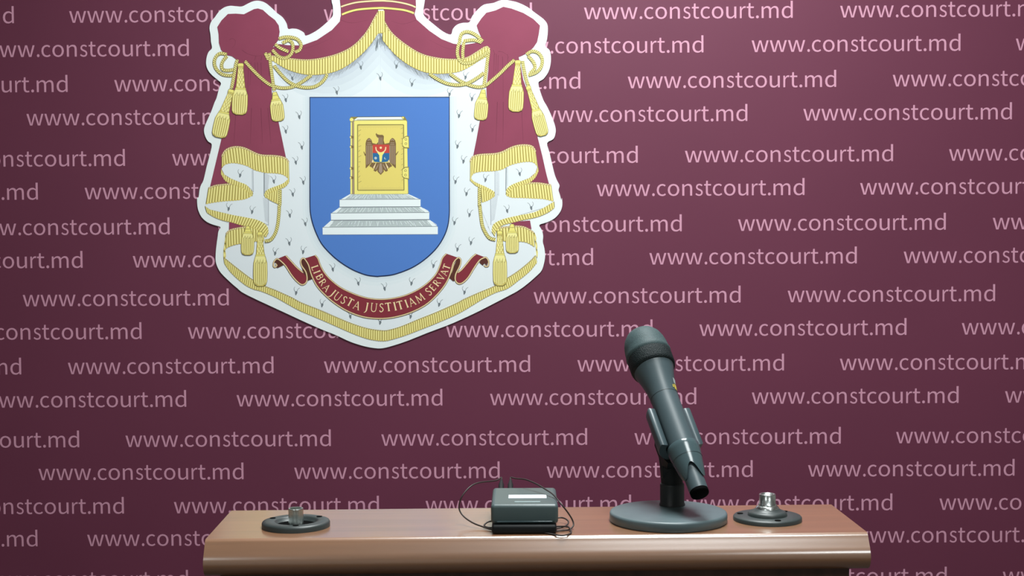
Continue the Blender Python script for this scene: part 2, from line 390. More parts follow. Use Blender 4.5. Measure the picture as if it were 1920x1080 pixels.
def tassel(art, head, collar, tip, w, braid=True):
    """head, collar and tip are points down its axis; w is the skirt's width"""
    def fr(p, q):
        dx, dy = q[0] - p[0], q[1] - p[1]; L = hypot(dx, dy) or 1
        return (dx / L, dy / L), (-dy / L, dx / L), L
    (ax, ay), (nx, ny), L1 = fr(head, collar)
    def P1(u, v): return (head[0] + ax * u - nx * v, head[1] + ay * u - ny * v)
    if braid:
        w0, w1 = w * 0.32, w * 0.62
        art.poly([P1(0, -w0 / 2 - .5), P1(0, w0 / 2 + .5), P1(L1, w1 / 2 + .6), P1(L1, -w1 / 2 - .6)], M_GOLDD)
        art.poly([P1(0, -w0 / 2), P1(0, w0 / 2), P1(L1, w1 / 2), P1(L1, -w1 / 2)], M_GOLD)
        rows = max(3, round(L1 / 4.4))
        for i in range(rows):
            for j in range(3 if i % 2 else 2):
                k = 3 if i % 2 else 2
                u = L1 * (i + 0.5) / rows; ww = w0 + (w1 - w0) * u / L1
                v = (j - (k - 1) / 2) * ww / 3.0
                art.poly([P1(u - L1 / rows * .85, v), P1(u, v + ww * .13), P1(u + L1 / rows * .85, v), P1(u, v - ww * .13)], M_GOLDL)
                art.stroke([P1(u - L1 / rows * .8, v + ww * .17), P1(u, v + ww * .02 + ww * .17), P1(u + L1 / rows * .8, v + ww * .17)], 0.7, M_GOLDD, 0)
        hw = w * 0.42
        art.poly([P1(-7, -hw * .35), P1(-7.4, hw * .35), P1(-5, hw * .52), P1(-1, hw * .5), P1(2, hw * .46), P1(2, -hw * .46), P1(-1, -hw * .5), P1(-5, -hw * .52)], M_GOLDD)
        art.poly([P1(-6.4, -hw * .3), P1(-6.6, hw * .3), P1(-4.6, hw * .44), P1(-1.2, hw * .44), P1(-1.2, -hw * .44), P1(-4.6, -hw * .44)], M_BOOKF)
        art.poly([P1(-.4, -hw * .42), P1(-.4, hw * .42), P1(1.4, hw * .42), P1(1.4, -hw * .42)], M_GOLD)
    else:
        art.poly([P1(-2, -w * .16), P1(-2, w * .16), P1(L1, w * .34), P1(L1, -w * .34)], M_GOLDD)
        art.poly([P1(-1.4, -w * .12), P1(-1.4, w * .12), P1(L1, w * .29), P1(L1, -w * .29)], M_BOOKF)
        art.stroke([P1(L1 * .35, -w * .17), P1(L1 * .35, w * .17)], 0.8, M_GOLDD, 0)
    (bx, by), (mx, my), L2 = fr(collar, tip)
    def P2(u, v): return (collar[0] + bx * u - mx * v, collar[1] + by * u - my * v)
    out = [(0, .33), (.08, .40), (.25, .5), (.6, .52), (.85, .5), (.94, .42), (1, .2)]
    art.poly([P2(u * L2 + .8 * (u > .9), v * w + .7) for u, v in out] + [P2(u * L2 + .8 * (u > .9), -v * w - .7) for u, v in reversed(out)], M_GOLDD)
    art.poly([P2(u * L2, v * w) for u, v in out] + [P2(u * L2, -v * w) for u, v in reversed(out)], M_GOLD)
    n = 7
    for i in range(n):
        v = (i - (n - 1) / 2) / n
        e = .98 - 1.1 * abs(v) ** 2 * .5
        ln = [P2(L2 * u, v * w * f) for u, f in ((.12, .76), (.3, 1.0), (.6, 1.04), (.85, 1.0), (e, .85))]
        art.stroke(ln, w / n * .52, M_GOLDL, 3)
        if i < n - 1:
            v2 = v + .5 / n
            art.stroke([P2(L2 * u, v2 * w * f) for u, f in ((.1, .76), (.3, 1.0), (.6, 1.04), (.85, 1.0), (.97, .85))], 0.75, M_GOLDD, 3)
    for i in range(4):          # petals under the collar
        v = (i - 1.5) / 4
        art.poly([P2(0, v * w * .6 - w * .09), P2(0, v * w * .6 + w * .09), P2(L2 * .14, v * w * .86 + w * .1), P2(L2 * .27, v * w * 1.0), P2(L2 * .14, v * w * .86 - w * .1)], M_GOLDL)
        art.stroke([P2(0, v * w * .6 + w * .1), P2(L2 * .14, v * w * .86 + w * .12), P2(L2 * .27, v * w)], 0.7, M_GOLDD, 2)
    art.poly([P2(-1.7, -w * .37), P2(-1.7, w * .37), P2(1.7, w * .37), P2(1.7, -w * .37)], M_GOLDD)
    art.poly([P2(-1.1, -w * .35), P2(-1.1, w * .35), P2(1.1, w * .35), P2(1.1, -w * .35)], M_BOOKF)

arms = empty('coat_of_arms_plaque', (0, 0, 0))
tag(arms, 'cut-out coat of arms with blue shield, golden book and crimson mantle on the backdrop', 'coat of arms')

# --- the backing board with real thickness
OUT = (A((1395, 0), (1408, 60), (1410, 125), (1400, 170), (1330, 240), (1240, 310), (1140, 357), (1118, 325), (1060, 293), (1005, 285), (960, 288), (945, 235), (905, 172), (850, 130),
         (800, 82), (740, 32), (680, 9), (620, 10), (560, 35), (500, 64), (440, 62), (380, 58), (320, 75), (270, 115), (230, 170), (190, 220), (175, 280), (185, 350), (190, 420), (199, 482),
         (165, 520), (145, 580), (142, 650), (165, 710), (210, 760), (265, 805), (290, 835), (272, 880), (245, 980))
       + Cc((225, 65), (190, 160), (132, 290), (120, 350), (135, 410), (162, 455), (198, 485), (180, 580), (148, 700), (115, 840), (90, 890), (75, 940), (66, 1010))
       + E((52, 60), (52, 120), (62, 180), (95, 250), (150, 300), (220, 330), (285, 350), (265, 390), (256, 450), (245, 530), (238, 600), (236, 680), (250, 740), (290, 810), (370, 890), (450, 960), (550, 1030))
       + G((0, 635), (150, 705), (330, 785), (480, 845), (620, 910), (760, 955), (870, 975), (950, 975), (1050, 950), (1200, 900), (1400, 820), (1600, 745), (1750, 680), (1920, 600))
       + F((1350, 1040), (1450, 985), (1540, 920), (1620, 850), (1680, 790), (1705, 720), (1718, 640), (1710, 560), (1695, 500), (1698, 440), (1685, 380), (1660, 330), (1730, 305), (1810, 265), (1868, 200), (1890, 130), (1885, 60))
       + D((1880, 1040), (1865, 985), (1852, 940), (1862, 895), (1840, 850), (1815, 790), (1790, 690), (1760, 560), (1738, 470), (1800, 430), (1822, 370), (1820, 310), (1790, 220), (1740, 110))
       + B((1700, 1000), (1662, 890), (1652, 822), (1700, 790), (1750, 720), (1772, 640), (1775, 560), (1760, 500), (1720, 460), (1735, 400), (1745, 310), (1738, 240), (1700, 190), (1620, 130), (1540, 70), (1450, 27), (1380, 9), (1320, 0), (1260, 6), (1200, 30), (1110, 45), (1050, 90), (990, 160), (960, 222),
           (900, 228), (840, 245), (795, 290), (775, 345), (700, 317), (600, 240), (510, 160), (500, 100), (515, 0))
       + [(800, -30), (806, -60), (790, -100), (750, -128), (710, -136), (670, -128), (630, -100), (616, -60), (621, -30)])
bd = MB()
out2 = [board(*p) for p in spline(OUT, 3, True)]
flat_poly(bd, [out2], -BT, M_WHITE)
N = len(out2)
bd.add([(x, -BT, z) for x, z in out2] + [(x, -0.0003, z) for x, z in out2], [(i, N + i, N + (i + 1) % N, (i + 1) % N) for i in range(N)], M_WHITE)
flat_poly(bd, [out2], -0.0003, M_EDGE)
bd.build('backing_board', arms)

SHX0, SHX1, SHY0 = 580.4, 843.2, 181.8
SH = [(SHX0, SHY0), (SHX1, SHY0 - .4)] + spline(F((766, 100), (765, 220), (750, 340), (710, 450), (640, 560), (540, 660), (420, 745), (300, 800), (180, 836), (60, 848)) + E((1850, 850), (1760, 840), (1680, 815), (1600, 780), (1500, 720), (1400, 640), (1300, 532), (1240, 420), (1197, 300), (1178, 200), (1174, 100)), 4)

# --- ermine lining: pale field, hatching and fur tails
art = Art(-2.4)
FIELD = (A((780, 600), (900, 640), (1100, 700), (1300, 700), (1500, 650), (1700, 520), (1880, 300))
         + B((100, 380), (200, 500), (350, 620), (600, 710), (860, 700), (1060, 590), (1120, 560), (1100, 880))
         + D((1000, 240), (1060, 260), (1010, 600), (960, 820), (1060, 900), (1250, 900), (1400, 900), (1600, 900), (1740, 940), (1800, 1050))
         + F((1800, 110), (1600, 210), (1420, 300), (1560, 380), (1620, 560), (1610, 680), (1540, 740), (1350, 870), (1100, 970), (920, 1060))
         + G((1780, 470), (1400, 630), (1130, 745), (1000, 785), (900, 785), (780, 765), (480, 655), (130, 510), (0, 455))
         + E((840, 980), (620, 870), (400, 710), (325, 640), (330, 560), (350, 430), (400, 340), (150, 180), (150, 110), (200, 20))
         + Cc((300, 980), (330, 900), (500, 860), (620, 840), (800, 800), (950, 800), (930, 640), (870, 270), (850, 60))
         + A((830, 980), (800, 800)))
art.poly(FIELD, M_ERMINE)
SWB = SWB0 = None
FOLDS = [(Cc((610, 735), (614, 960)), 1.4, M_INKL), (Cc((722, 765), (722, 1000)), 1.6, M_INK), (E((765, 30), (765, 330)), 1.5, M_INKL), (Cc((600, 740), (604, 940)), 0.8, M_INKL),
         (D((1216, 750), (1216, 985)), 1.2, M_INKL), (D((1328, 715), (1326, 950)), 1.5, M_INK), (F((1172, 30), (1176, 330)), 1.5, M_INKL), (D((1340, 712), (1340, 900)), 0.8, M_INKL),
         (E((860, 120), (790, 90), (750, 60)), 0.9, M_INKL), (F((1080, 100), (1170, 70), (1200, 40)), 0.9, M_INKL)]
def hatch(x0, y0, x1, y1, n, dx, dy, m=M_INKL, w=0.55):
    for i in range(n):
        t = (i + .5) / n; x, y = x0 + (x1 - x0) * t, y0 + (y1 - y0) * t
        art.stroke([(x, y), (x + dx, y + dy)], w, m, 0, o=1 + i % 12)
def fold_hatch(left):
    for i in range(26):                       # hatching in the lining's folds
        y = Cc((0, 770 + i * 8))[0][1]
        if left: art.stroke([(Cc((726, 0))[0][0], y), (Cc((775 - i * .8, 0))[0][0], y + 5)], 0.55, M_INKL, 0, o=1 + i % 12)
        y = F((0, 20 + i * 10))[0][1]
        if not left: art.stroke([(F((1180, 0))[0][0], y + 5), (F((1250 - i * 1.5, 0))[0][0], y)], 0.55, M_INKL, 0, o=1 + i % 12)
        y = E((0, 60 + i * 9))[0][1]
        if left: art.stroke([(E((760, 0))[0][0], y + 4), (E((710 + i * .8, 0))[0][0], y)], 0.55, M_INKL, 0, o=1 + i % 12)
        y = D((0, 750 + i * 9))[0][1]
        if not left: art.stroke([(D((1222, 0))[0][0], y), (D((1260, 0))[0][0], y + 4)], 0.45, M_INKL, 0, o=1 + i % 12)
SW_L = A((860, 630), (950, 690), (1050, 725), (1150, 740), (1300, 735), (1400, 715), (1500, 680), (1600, 620), (1700, 540), (1780, 450), (1830, 390), (1875, 330))
SW_R = B((55, 330), (100, 400), (150, 460), (220, 540), (320, 620), (420, 680), (520, 715), (640, 730), (780, 728))
def below(P, k0, k1): return [(x, y + k0) for x, y in P] + [(x, y + k1 * (1 - .0 * x)) for x, y in reversed(P)]
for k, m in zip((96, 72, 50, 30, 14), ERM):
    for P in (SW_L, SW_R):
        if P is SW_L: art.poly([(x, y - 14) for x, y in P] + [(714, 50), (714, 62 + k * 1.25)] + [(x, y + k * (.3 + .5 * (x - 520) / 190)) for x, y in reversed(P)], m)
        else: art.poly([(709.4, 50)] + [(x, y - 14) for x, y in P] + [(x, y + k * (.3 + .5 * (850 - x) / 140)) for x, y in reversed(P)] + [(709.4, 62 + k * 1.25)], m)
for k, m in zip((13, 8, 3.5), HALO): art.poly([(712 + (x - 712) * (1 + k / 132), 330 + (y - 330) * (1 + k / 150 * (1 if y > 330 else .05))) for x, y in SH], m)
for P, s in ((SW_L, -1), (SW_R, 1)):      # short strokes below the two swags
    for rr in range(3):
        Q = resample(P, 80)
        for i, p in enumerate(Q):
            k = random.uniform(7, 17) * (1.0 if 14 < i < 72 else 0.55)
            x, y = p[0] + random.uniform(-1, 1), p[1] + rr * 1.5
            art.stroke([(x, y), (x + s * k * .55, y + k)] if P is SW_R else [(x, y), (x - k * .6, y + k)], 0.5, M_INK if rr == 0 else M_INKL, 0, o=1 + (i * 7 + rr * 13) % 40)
for t in range(40):
    x = 714 + random.uniform(-9, 9); y = 62 + abs(x - 714) * 1.3 + random.uniform(0, 8)
    art.stroke([(x, y), (x + (x - 714) * .3, y + random.uniform(10, 20))], 0.5, M_INK, 0, o=41 + t % 20)
art.k += 62
TAILS = (A((1005, 800), (1690, 690), (1885, 800), (940, 1015), (1450, 940)) + Cc((1075, 225), (940, 370), (1100, 530), (1040, 680), (820, 870), (1115, 880), (1010, 1000))
         + E((980, 250), (1135, 335), (975, 530), (1410, 790), (1665, 930)) + G((968, 395)) + D())
TAILS_R = (B((230, 680), (385, 860), (920, 790), (985, 1005), (760, 960)) + D((855, 215), (990, 355), (840, 520), (900, 670), (820, 875), (930, 995), (1120, 855), (1465, 795))
           + F((960, 245), (810, 325), (1340, 205), (1580, 175), (975, 525), (840, 590), (600, 755), (380, 930), (910, 1020), (1155, 350)))
TAILS_L2 = Cc((480, 810)) + E((365, 185), (600, 215), (830, 630), (1110, 615), (1040, 1025), (785, 360)) + G((340, 560), (920, 735), (1510, 555))
def fur(x, y, s, lean=0):
    """a drop with two curling hairs above it; s = 1 leans left, -1 leans right"""
    art.poly([(x + s * .7, y + 1.8), (x - s * 2.6, y - 3.0), (x - s * 1.8, y - 5.6), (x + s * .2, y - 6.4), (x + s * 1.7, y - 3.4)], M_INK, 2, o=1)
    art.stroke([(x - s * 1.4, y - 3.6), (x - s * 2.6, y - 8.0), (x - s * 4.4, y - 10.8), (x - s * 7.4, y - 12.6)], 1.0, M_INK, 4, 0.5, o=2)
    art.stroke([(x + s * .4, y - 3.8), (x + s * 3.0, y - 8.0), (x + s * 3.6, y - 11.6), (x + s * 1.8, y - 14.6)], 1.0, M_INK, 4, 0.5, o=3)
SHX0, SHX1, SHY0 = 580.4, 843.2, 181.8
for x, y in TAILS: fur(x, y, 1)
for x, y in TAILS_R: fur(x, y, -1)
for x, y in TAILS_L2: fur(x, y, -1 if x > 560 else -1)
for x, y in G((625, 675),): fur(x, y, 1)
for x, y in G((1225, 675),): fur(x, y, -1)
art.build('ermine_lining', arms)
# turned-over lining, painted above the crimson cloth
LIN1 = Cc((296, 728), (330, 684), (400, 666), (480, 672), (560, 698), (620, 733), (680, 750), (740, 763), (820, 768), (890, 778), (940, 802), (966, 832), (915, 872), (860, 898), (790, 922), (735, 960), (724, 1010), (800, 1070), (864, 1090)) + E((870, 120), (860, 300), (765, 440), (765, 330), (640, 275), (400, 228), (180, 175), (130, 140), (150, 95), (330, 85), (520, 70), (600, 30), (612, 0)) + Cc((600, 940), (550, 892), (480, 862), (390, 825), (325, 785))
LIN2 = D((972, 840), (995, 780), (1060, 757), (1140, 750), (1220, 745), (1290, 730), (1360, 692), (1440, 668), (1520, 655), (1600, 662), (1642, 705), (1620, 768), (1560, 820), (1480, 850), (1400, 880), (1345, 915), (1322, 960), (1340, 1000), (1380, 1012), (1480, 1015), (1700, 1027), (1795, 1045)) + F((1806, 95), (1700, 160), (1450, 235), (1250, 290), (1190, 330), (1180, 420), (1070, 150), (1085, 100), (1160, 50), (1212, 0)) + D((1195, 948), (1130, 910), (1060, 880), (1000, 850))
for LN, left in ((LIN1, True), (LIN2, False)):
    art = Art(2.0); art.poly(LN, M_ERMINE)
    for P, w, m in FOLDS:
        if (P[0][0] < 712) == left: art.stroke(P, w, m, 3)
    fold_hatch(left); art.k += 14
    if left:
        for q in Cc((480, 810), (820, 870)) + E((365, 185), (600, 215)): fur(q[0], q[1], -1 if q[0] < 500 else 1)
    else:
        for q in D((1120, 855),): fur(q[0], q[1], -1)
        for q in D((1465, 795),) + F((1340, 205), (1580, 175)): fur(q[0], q[1], 1)
    art.build('turned_lining', arms)

# --- crimson cloth
KNOT_L = A((660, 85), (710, 100), (770, 155), (830, 200), (868, 255), (877, 320), (865, 400), (835, 440), (800, 485), (745, 520), (720, 560), (600, 610), (450, 600), (400, 562), (340, 550), (292, 500), (270, 430), (267, 340), (254, 270), (295, 205), (360, 140), (440, 137), (520, 143), (580, 112), (620, 92))
KNOT_R = B((1300, 68), (1380, 85), (1500, 130), (1600, 190), (1667, 255), (1655, 340), (1638, 420), (1600, 475), (1540, 530), (1480, 560), (1400, 590), (1260, 560), (1170, 500), (1120, 440), (1080, 375), (1050, 310), (1033, 255), (1080, 185), (1130, 128), (1220, 105))
DRAPE_L = A((440, 590), (405, 760), (400, 960)) + Cc((345, 200), (295, 430), (240, 660), (183, 900), (420, 900), (560, 960), (640, 800), (945, 640), (868, 270), (805, 60)) + A((795, 850), (775, 650), (730, 540))
DRAPE_R = B((1165, 500), (1150, 700), (1130, 880), (1135, 1000)) + D((1062, 260), (1030, 440), (990, 640), (1300, 700), (1400, 800), (1420, 900), (1760, 890), (1730, 780), (1690, 600), (1640, 400), (1600, 200), (1560, 0)) + B((1500, 800), (1470, 640), (1450, 560))
SWAG_L = A((1485, 170), (1498, 140), (1600, 108), (1700, 92), (1862, 86), (1862, 130), (1800, 220), (1740, 320), (1650, 420), (1550, 500), (1400, 560), (1200, 598), (1050, 594), (950, 570), (850, 545), (800, 480), (865, 440), (960, 452), (1100, 455), (1250, 400), (1400, 300), (1478, 215))
SWAG_R = B((105, 100), (104, 86), (250, 100), (410, 138), (432, 195), (560, 308), (680, 390), (800, 437), (900, 450), (1020, 430), (1090, 415), (1140, 465), (1030, 530), (900, 585), (700, 588), (560, 563), (420, 505), (270, 410), (160, 300), (98, 190))
for nm, P, lines in (('mantle_swag', SWAG_L, []), ('mantle_swag', SWAG_R, []), ('mantle_drape', DRAPE_L, 'L'), ('mantle_drape', DRAPE_R, 'R'), ('mantle_knot', KNOT_L, 'k'), ('mantle_knot', KNOT_R, 'q')):
    art = Art({'mantle_swag': 1, 'mantle_drape': 1.5, 'mantle_knot': 2.2}[nm])
    art.poly(P, M_RED)
    if lines == 'L':
        art.poly(A((690, 500), (800, 462), (835, 530), (790, 640), (720, 620)), M_RED)
        for x0, x1, y1 in ((568, 556, 980), (590, 580, 760), (655, 668, 700), (690, 700, 820), (630, 640, 640), (770, 775, 600)):
            art.stroke(A((x0, 625), ((x0 + x1) / 2, 760), (x1, y1 + 100)), 0.8, M_REDLINE, 3, 0.3)
        for x0, x1 in ((595, 585), (690, 705), (440, 420), (760, 790)):
            art.stroke(Cc((x0, 120), ((x0 + x1) / 2, 300), (x1, 480)), 0.8, M_REDLINE, 3, 0.3)
        art.poly(E((372, 290), (560, 330), (640, 330), (640, 380), (370, 390)), M_RED)
    elif lines == 'R':
        art.poly(B((1080, 410), (1180, 440), (1210, 560), (1150, 560), (1145, 480)), M_RED)
        for x0, x1, y1 in ((1210, 1200, 900), (1250, 1240, 760), (1290, 1300, 980), (1345, 1340, 700), (1230, 1222, 700)):
            art.stroke(B((x0, 540), ((x0 + x1) / 2, 700), (x1, y1)), 0.8, M_REDLINE, 3, 0.3)
        for x0, x1 in ((1240, 1225), (1300, 1295), (1480, 1500)):
            art.stroke(D((x0, 60), ((x0 + x1) / 2, 300), (x1, 470)), 0.8, M_REDLINE, 3, 0.3)
        art.poly(F((1380, 300), (1567, 285), (1582, 370), (1380, 345)), M_RED)
    elif lines == 'k':
        art.stroke(A((375, 400), (400, 385), (432, 405), (428, 450), (400, 480)), 0.7, M_REDLINE, 4, 0.3)
        art.stroke(A((500, 500), (560, 540), (640, 560), (700, 555)), 0.8, M_REDLINE, 4, 0.3)
        art.stroke(A((640, 560), (628, 600)), 0.7, M_REDLINE, 0); art.stroke(A((700, 560), (690, 605)), 0.7, M_REDLINE, 0)
    elif lines == 'q':
        art.stroke(B((1250, 515), (1290, 520), (1340, 550)), 0.8, M_REDLINE, 4, 0.3)
        art.stroke(B((1200, 500), (1215, 545)), 0.7, M_REDLINE, 0); art.stroke(B((1340, 545), (1350, 580)), 0.7, M_REDLINE, 0)
    elif nm == 'mantle_swag':
        pts = ((A((1000, 470), (1150, 480), (1400, 380))), (A((1490, 200), (1600, 230), (1760, 200)))) if P is SWAG_L else ((B((900, 460), (760, 490), (560, 400))), (B((430, 200), (300, 240), (180, 210))))
        for q in pts: art.stroke(q, 0.6, M_REDLINE, 4, 0.2)
    art.build(nm, arms)

# --- crown base above the mantle (mostly above the picture's edge)
art = Art(3)
CROWN = A((1480, 0), (1488, 80), (1490, 165), (1560, 128), (1650, 104), (1780, 92), (1900, 88)) + B((100, 92), (220, 100), (330, 116), (412, 142), (428, 80), (425, 0))
art.poly(CROWN + [(786, -50), (770, -88), (740, -108), (710, -114), (680, -108), (650, -88), (634, -50)], M_RED)
for lo, w in (((A((1490, 68), (1560, 45), (1650, 24), (1780, 12), (1900, 8)) + B((130, 10), (200, 15), (300, 32), (380, 54), (424, 74))), 2.6),
              ((A((1500, 146), (1560, 122), (1650, 98), (1780, 85), (1900, 80)) + B((110, 81), (190, 87), (300, 100), (380, 122), (405, 134))), 3.2),
              ([(635, -30), (660, -42), (710, -47), (760, -42), (785, -30)], 3.0), ([(634, -46), (660, -58), (710, -63), (760, -58), (786, -46)], 3.0)):
    art.stroke(lo, w + 1.6, M_BROWN, 5); art.stroke(lo, w, M_CREAM if w < 3 else M_BOOKF, 5)
art.build('crown_base', arms)

# --- gold fringes
FR = [
 (4, A((790, 560), (850, 565), (950, 582), (1080, 598), (1200, 598), (1350, 572), (1480, 532), (1600, 470), (1700, 380), (1770, 285), (1820, 190), (1868, 112)),
     A((790, 592), (850, 630), (950, 688), (1080, 730), (1200, 745), (1350, 732), (1480, 692), (1600, 620), (1700, 535), (1770, 460), (1820, 392), (1868, 318)), 5.0, 1.8, True),
 (4, B((92, 180), (160, 300), (230, 374), (330, 452), (450, 527), (560, 566), (700, 590), (850, 595), (950, 572), (1050, 512), (1130, 465), (1165, 490)),
     B((92, 395), (160, 478), (230, 552), (330, 630), (450, 695), (560, 726), (700, 732), (850, 714), (950, 670), (1050, 608), (1130, 562), (1165, 540)), 5.0, 1.8, True),
 (4.5, A((1862, 108), (1926, 108)) , A((1862, 330), (1926, 322)), 4.0, 0, False),
 (5, Cc((300, 605), (330, 550), (380, 520), (450, 508), (530, 523), (600, 556), (660, 583), (720, 595), (800, 597), (880, 605), (940, 625), (968, 665)),
     Cc((298, 715), (330, 682), (400, 666), (480, 675), (560, 700), (620, 735), (680, 752), (740, 765), (820, 768), (890, 777), (940, 800), (972, 840)), 5.4, 2.4, False),
 (4.6, Cc((292, 730), (325, 785), (390, 825), (480, 862), (550, 892), (604, 960)), Cc((290, 775), (340, 850), (430, 888), (500, 915), (560, 960), (606, 1000)), 4.6, 0, False),
 (4.6, Cc((970, 820), (920, 868), (860, 895), (790, 920), (745, 945), (722, 985)), Cc((972, 860), (930, 905), (870, 930), (800, 955), (760, 985), (735, 1020)), 4.6, 0, False),
 (4.2, Cc((735, 950), (800, 925), (872, 930)), Cc((728, 1000), (790, 1042), (864, 1077)), 4.6, 0, False),
 (4, Cc((165, 925), (230, 897), (320, 886), (400, 880), (470, 888), (540, 915), (608, 965)), Cc((140, 1077), (230, 1060), (330, 1048), (430, 1042), (520, 1030), (580, 1008), (612, 980)), 5.4, 2.2, False),
 (5, E((132, 140), (180, 175), (280, 200), (400, 228), (520, 250), (640, 275), (720, 310), (758, 352), (765, 405)), E((148, 200), (210, 240), (300, 277), (400, 300), (500, 330), (590, 350), (660, 375), (710, 420), (742, 450)), 5.0, 0, False),
 (4, E((342, 420), (380, 382), (440, 366), (520, 352), (600, 348), (720, 360)), E((338, 560), (400, 532), (470, 515), (550, 505), (640, 490), (720, 490)), 5.4, 2.2, False),
 (3.8, E((336, 430), (322, 540), (314, 600), (316, 655)), E((346, 440), (338, 545), (332, 600), (334, 662)), 14.0, 0, False),
 (4, E((318, 655), (400, 722), (500, 800), (610, 880), (720, 938), (850, 990), (1000, 1058)) + G((130, 520), (330, 600), (480, 665), (640, 730), (780, 775), (880, 794), (940, 800)),
     E((325, 712), (400, 810), (520, 915), (610, 965), (700, 990), (830, 1045), (960, 1117)) + G((110, 590), (320, 680), (480, 750), (640, 820), (780, 872), (880, 893), (940, 898)), 4.4, 0.8, False),
 (4, G((940, 800), (1000, 797), (1130, 760), (1300, 690), (1500, 610), (1700, 520)) + F((900, 1077), (1050, 1010), (1215, 940), (1340, 862), (1450, 790), (1560, 700), (1622, 635)),
     G((940, 898), (1000, 893), (1150, 850), (1310, 790), (1510, 710), (1710, 620)) + F((1000, 1122), (1100, 1062), (1225, 1000), (1340, 960), (1450, 880), (1560, 790), (1636, 700)), 4.4, 0.8, False),
 (5, D((970, 660), (990, 612), (1050, 590), (1130, 583), (1220, 578), (1290, 560), (1370, 520), (1440, 497), (1520, 491), (1590, 505), (1622, 555)),
     D((968, 850), (995, 778), (1060, 755), (1140, 750), (1220, 745), (1290, 730), (1360, 692), (1440, 668), (1520, 655), (1600, 660), (1645, 715)), 5.4, 2.4, False),
 (4.6, D((1646, 700), (1620, 768), (1560, 820), (1480, 850), (1400, 880), (1345, 915), (1325, 960)), D((1652, 745), (1620, 812), (1560, 862), (1480, 887), (1400, 915), (1370, 950), (1345, 985)), 4.6, 0, False),
 (4.6, D((968, 800), (1000, 850), (1060, 880), (1130, 910), (1195, 948), (1215, 985)), D((972, 845), (1020, 890), (1080, 918), (1140, 950), (1180, 975), (1212, 1005)), 4.6, 0, False),
 (4.2, D((1075, 925), (1150, 925), (1212, 958)), D((1085, 1062), (1150, 1040), (1212, 1000)), 4.6, 0, False),
 (4, D((1330, 945), (1400, 893), (1500, 880), (1560, 872), (1660, 872), (1778, 892)), D((1325, 985), (1380, 1012), (1480, 1015), (1580, 1020), (1700, 1027), (1800, 1050)), 5.4, 2.2, False),
 (5, F((1808, 95), (1700, 160), (1600, 205), (1450, 235), (1330, 262), (1250, 290), (1195, 330), (1183, 395)), F((1812, 150), (1750, 198), (1640, 245), (1500, 275), (1400, 300), (1300, 325), (1235, 370), (1212, 440)), 5.0, 0, False),
 (4, F((1230, 362), (1340, 350), (1430, 342), (1520, 355), (1602, 405)), F((1240, 480), (1340, 488), (1460, 490), (1540, 503), (1612, 545)), 5.4, 2.2, False),
 (3.8, F((1603, 410), (1618, 520), (1630, 600), (1632, 650)), F((1612, 405), (1632, 520), (1640, 600), (1640, 655)), 14.0, 0, False),
]
for lv, T, Bt, pitch, cord, byx in FR:
    art = Art(lv); fringe(art, T, Bt, pitch, cord, byx); art.build('gold_fringe', arms)

# --- gold cords
RP = [A((350, 545), (285, 535), (240, 570), (225, 630), (245, 690), (300, 740), (370, 755), (410, 750)), A((352, 560), (315, 605), (298, 650), (310, 695), (360, 705), (425, 695)),
      A((455, 597), (437, 660), (425, 740), (408, 830), (396, 885)), A((530, 612), (600, 690), (680, 770), (760, 835), (820, 862), (900, 880), (1000, 870), (1100, 820), (1195, 750)),
      A((820, 655), (880, 730), (960, 812), (1040, 855), (1130, 875), (1220, 868), (1290, 830), (1335, 780), (1350, 740)), A((775, 530), (786, 640), (802, 760), (816, 860), (826, 905)), A((733, 530), (765, 595)),
      A((868, 388), (930, 372), (1000, 375), (1060, 398), (1092, 450), (1075, 500), (1030, 522)), A((950, 395), (1000, 425), (1010, 490), (985, 550), (930, 580), (870, 565), (805, 500)), A((832, 442), (885, 482), (965, 516)), A((965, 400), (930, 418), (905, 430)),
      B((1530, 545), (1590, 512), (1655, 535), (1690, 600), (1672, 680), (1620, 728), (1550, 752)), B((1548, 560), (1600, 620), (1615, 680), (1565, 735)), B((1492, 610), (1505, 690), (1530, 800), (1552, 858)),
      B((1412, 600), (1340, 662), (1270, 732), (1190, 802), (1120, 855), (1050, 870), (960, 850), (860, 805), (765, 735)), B((560, 735), (640, 790), (740, 835), (850, 850), (950, 830), (1050, 772), (1105, 728)),
      B((1155, 505), (1140, 620), (1122, 750), (1105, 872)), B((1095, 415), (1025, 350), (945, 318), (885, 338), (864, 400)), B((1080, 425), (1000, 400), (900, 412)), B((870, 400), (845, 480), (845, 560), (885, 622), (960, 630), (1040, 592), (1155, 510)), B((905, 425), (895, 520), (898, 600)),
      Cc((882, 935), (880, 1077)) + E((874, 140), (872, 200), (858, 330), (830, 420), (785, 478), (730, 490)), D((1062, 915), (1062, 1077)) + F((1066, 140), (1072, 200), (1090, 330), (1125, 410), (1165, 460), (1222, 475))]
for n_, P in enumerate(RP):
    art = Art(6 + n_ * 0.15); rope(art, P, 5.0, 3.6); art.build('gold_cord', arms)

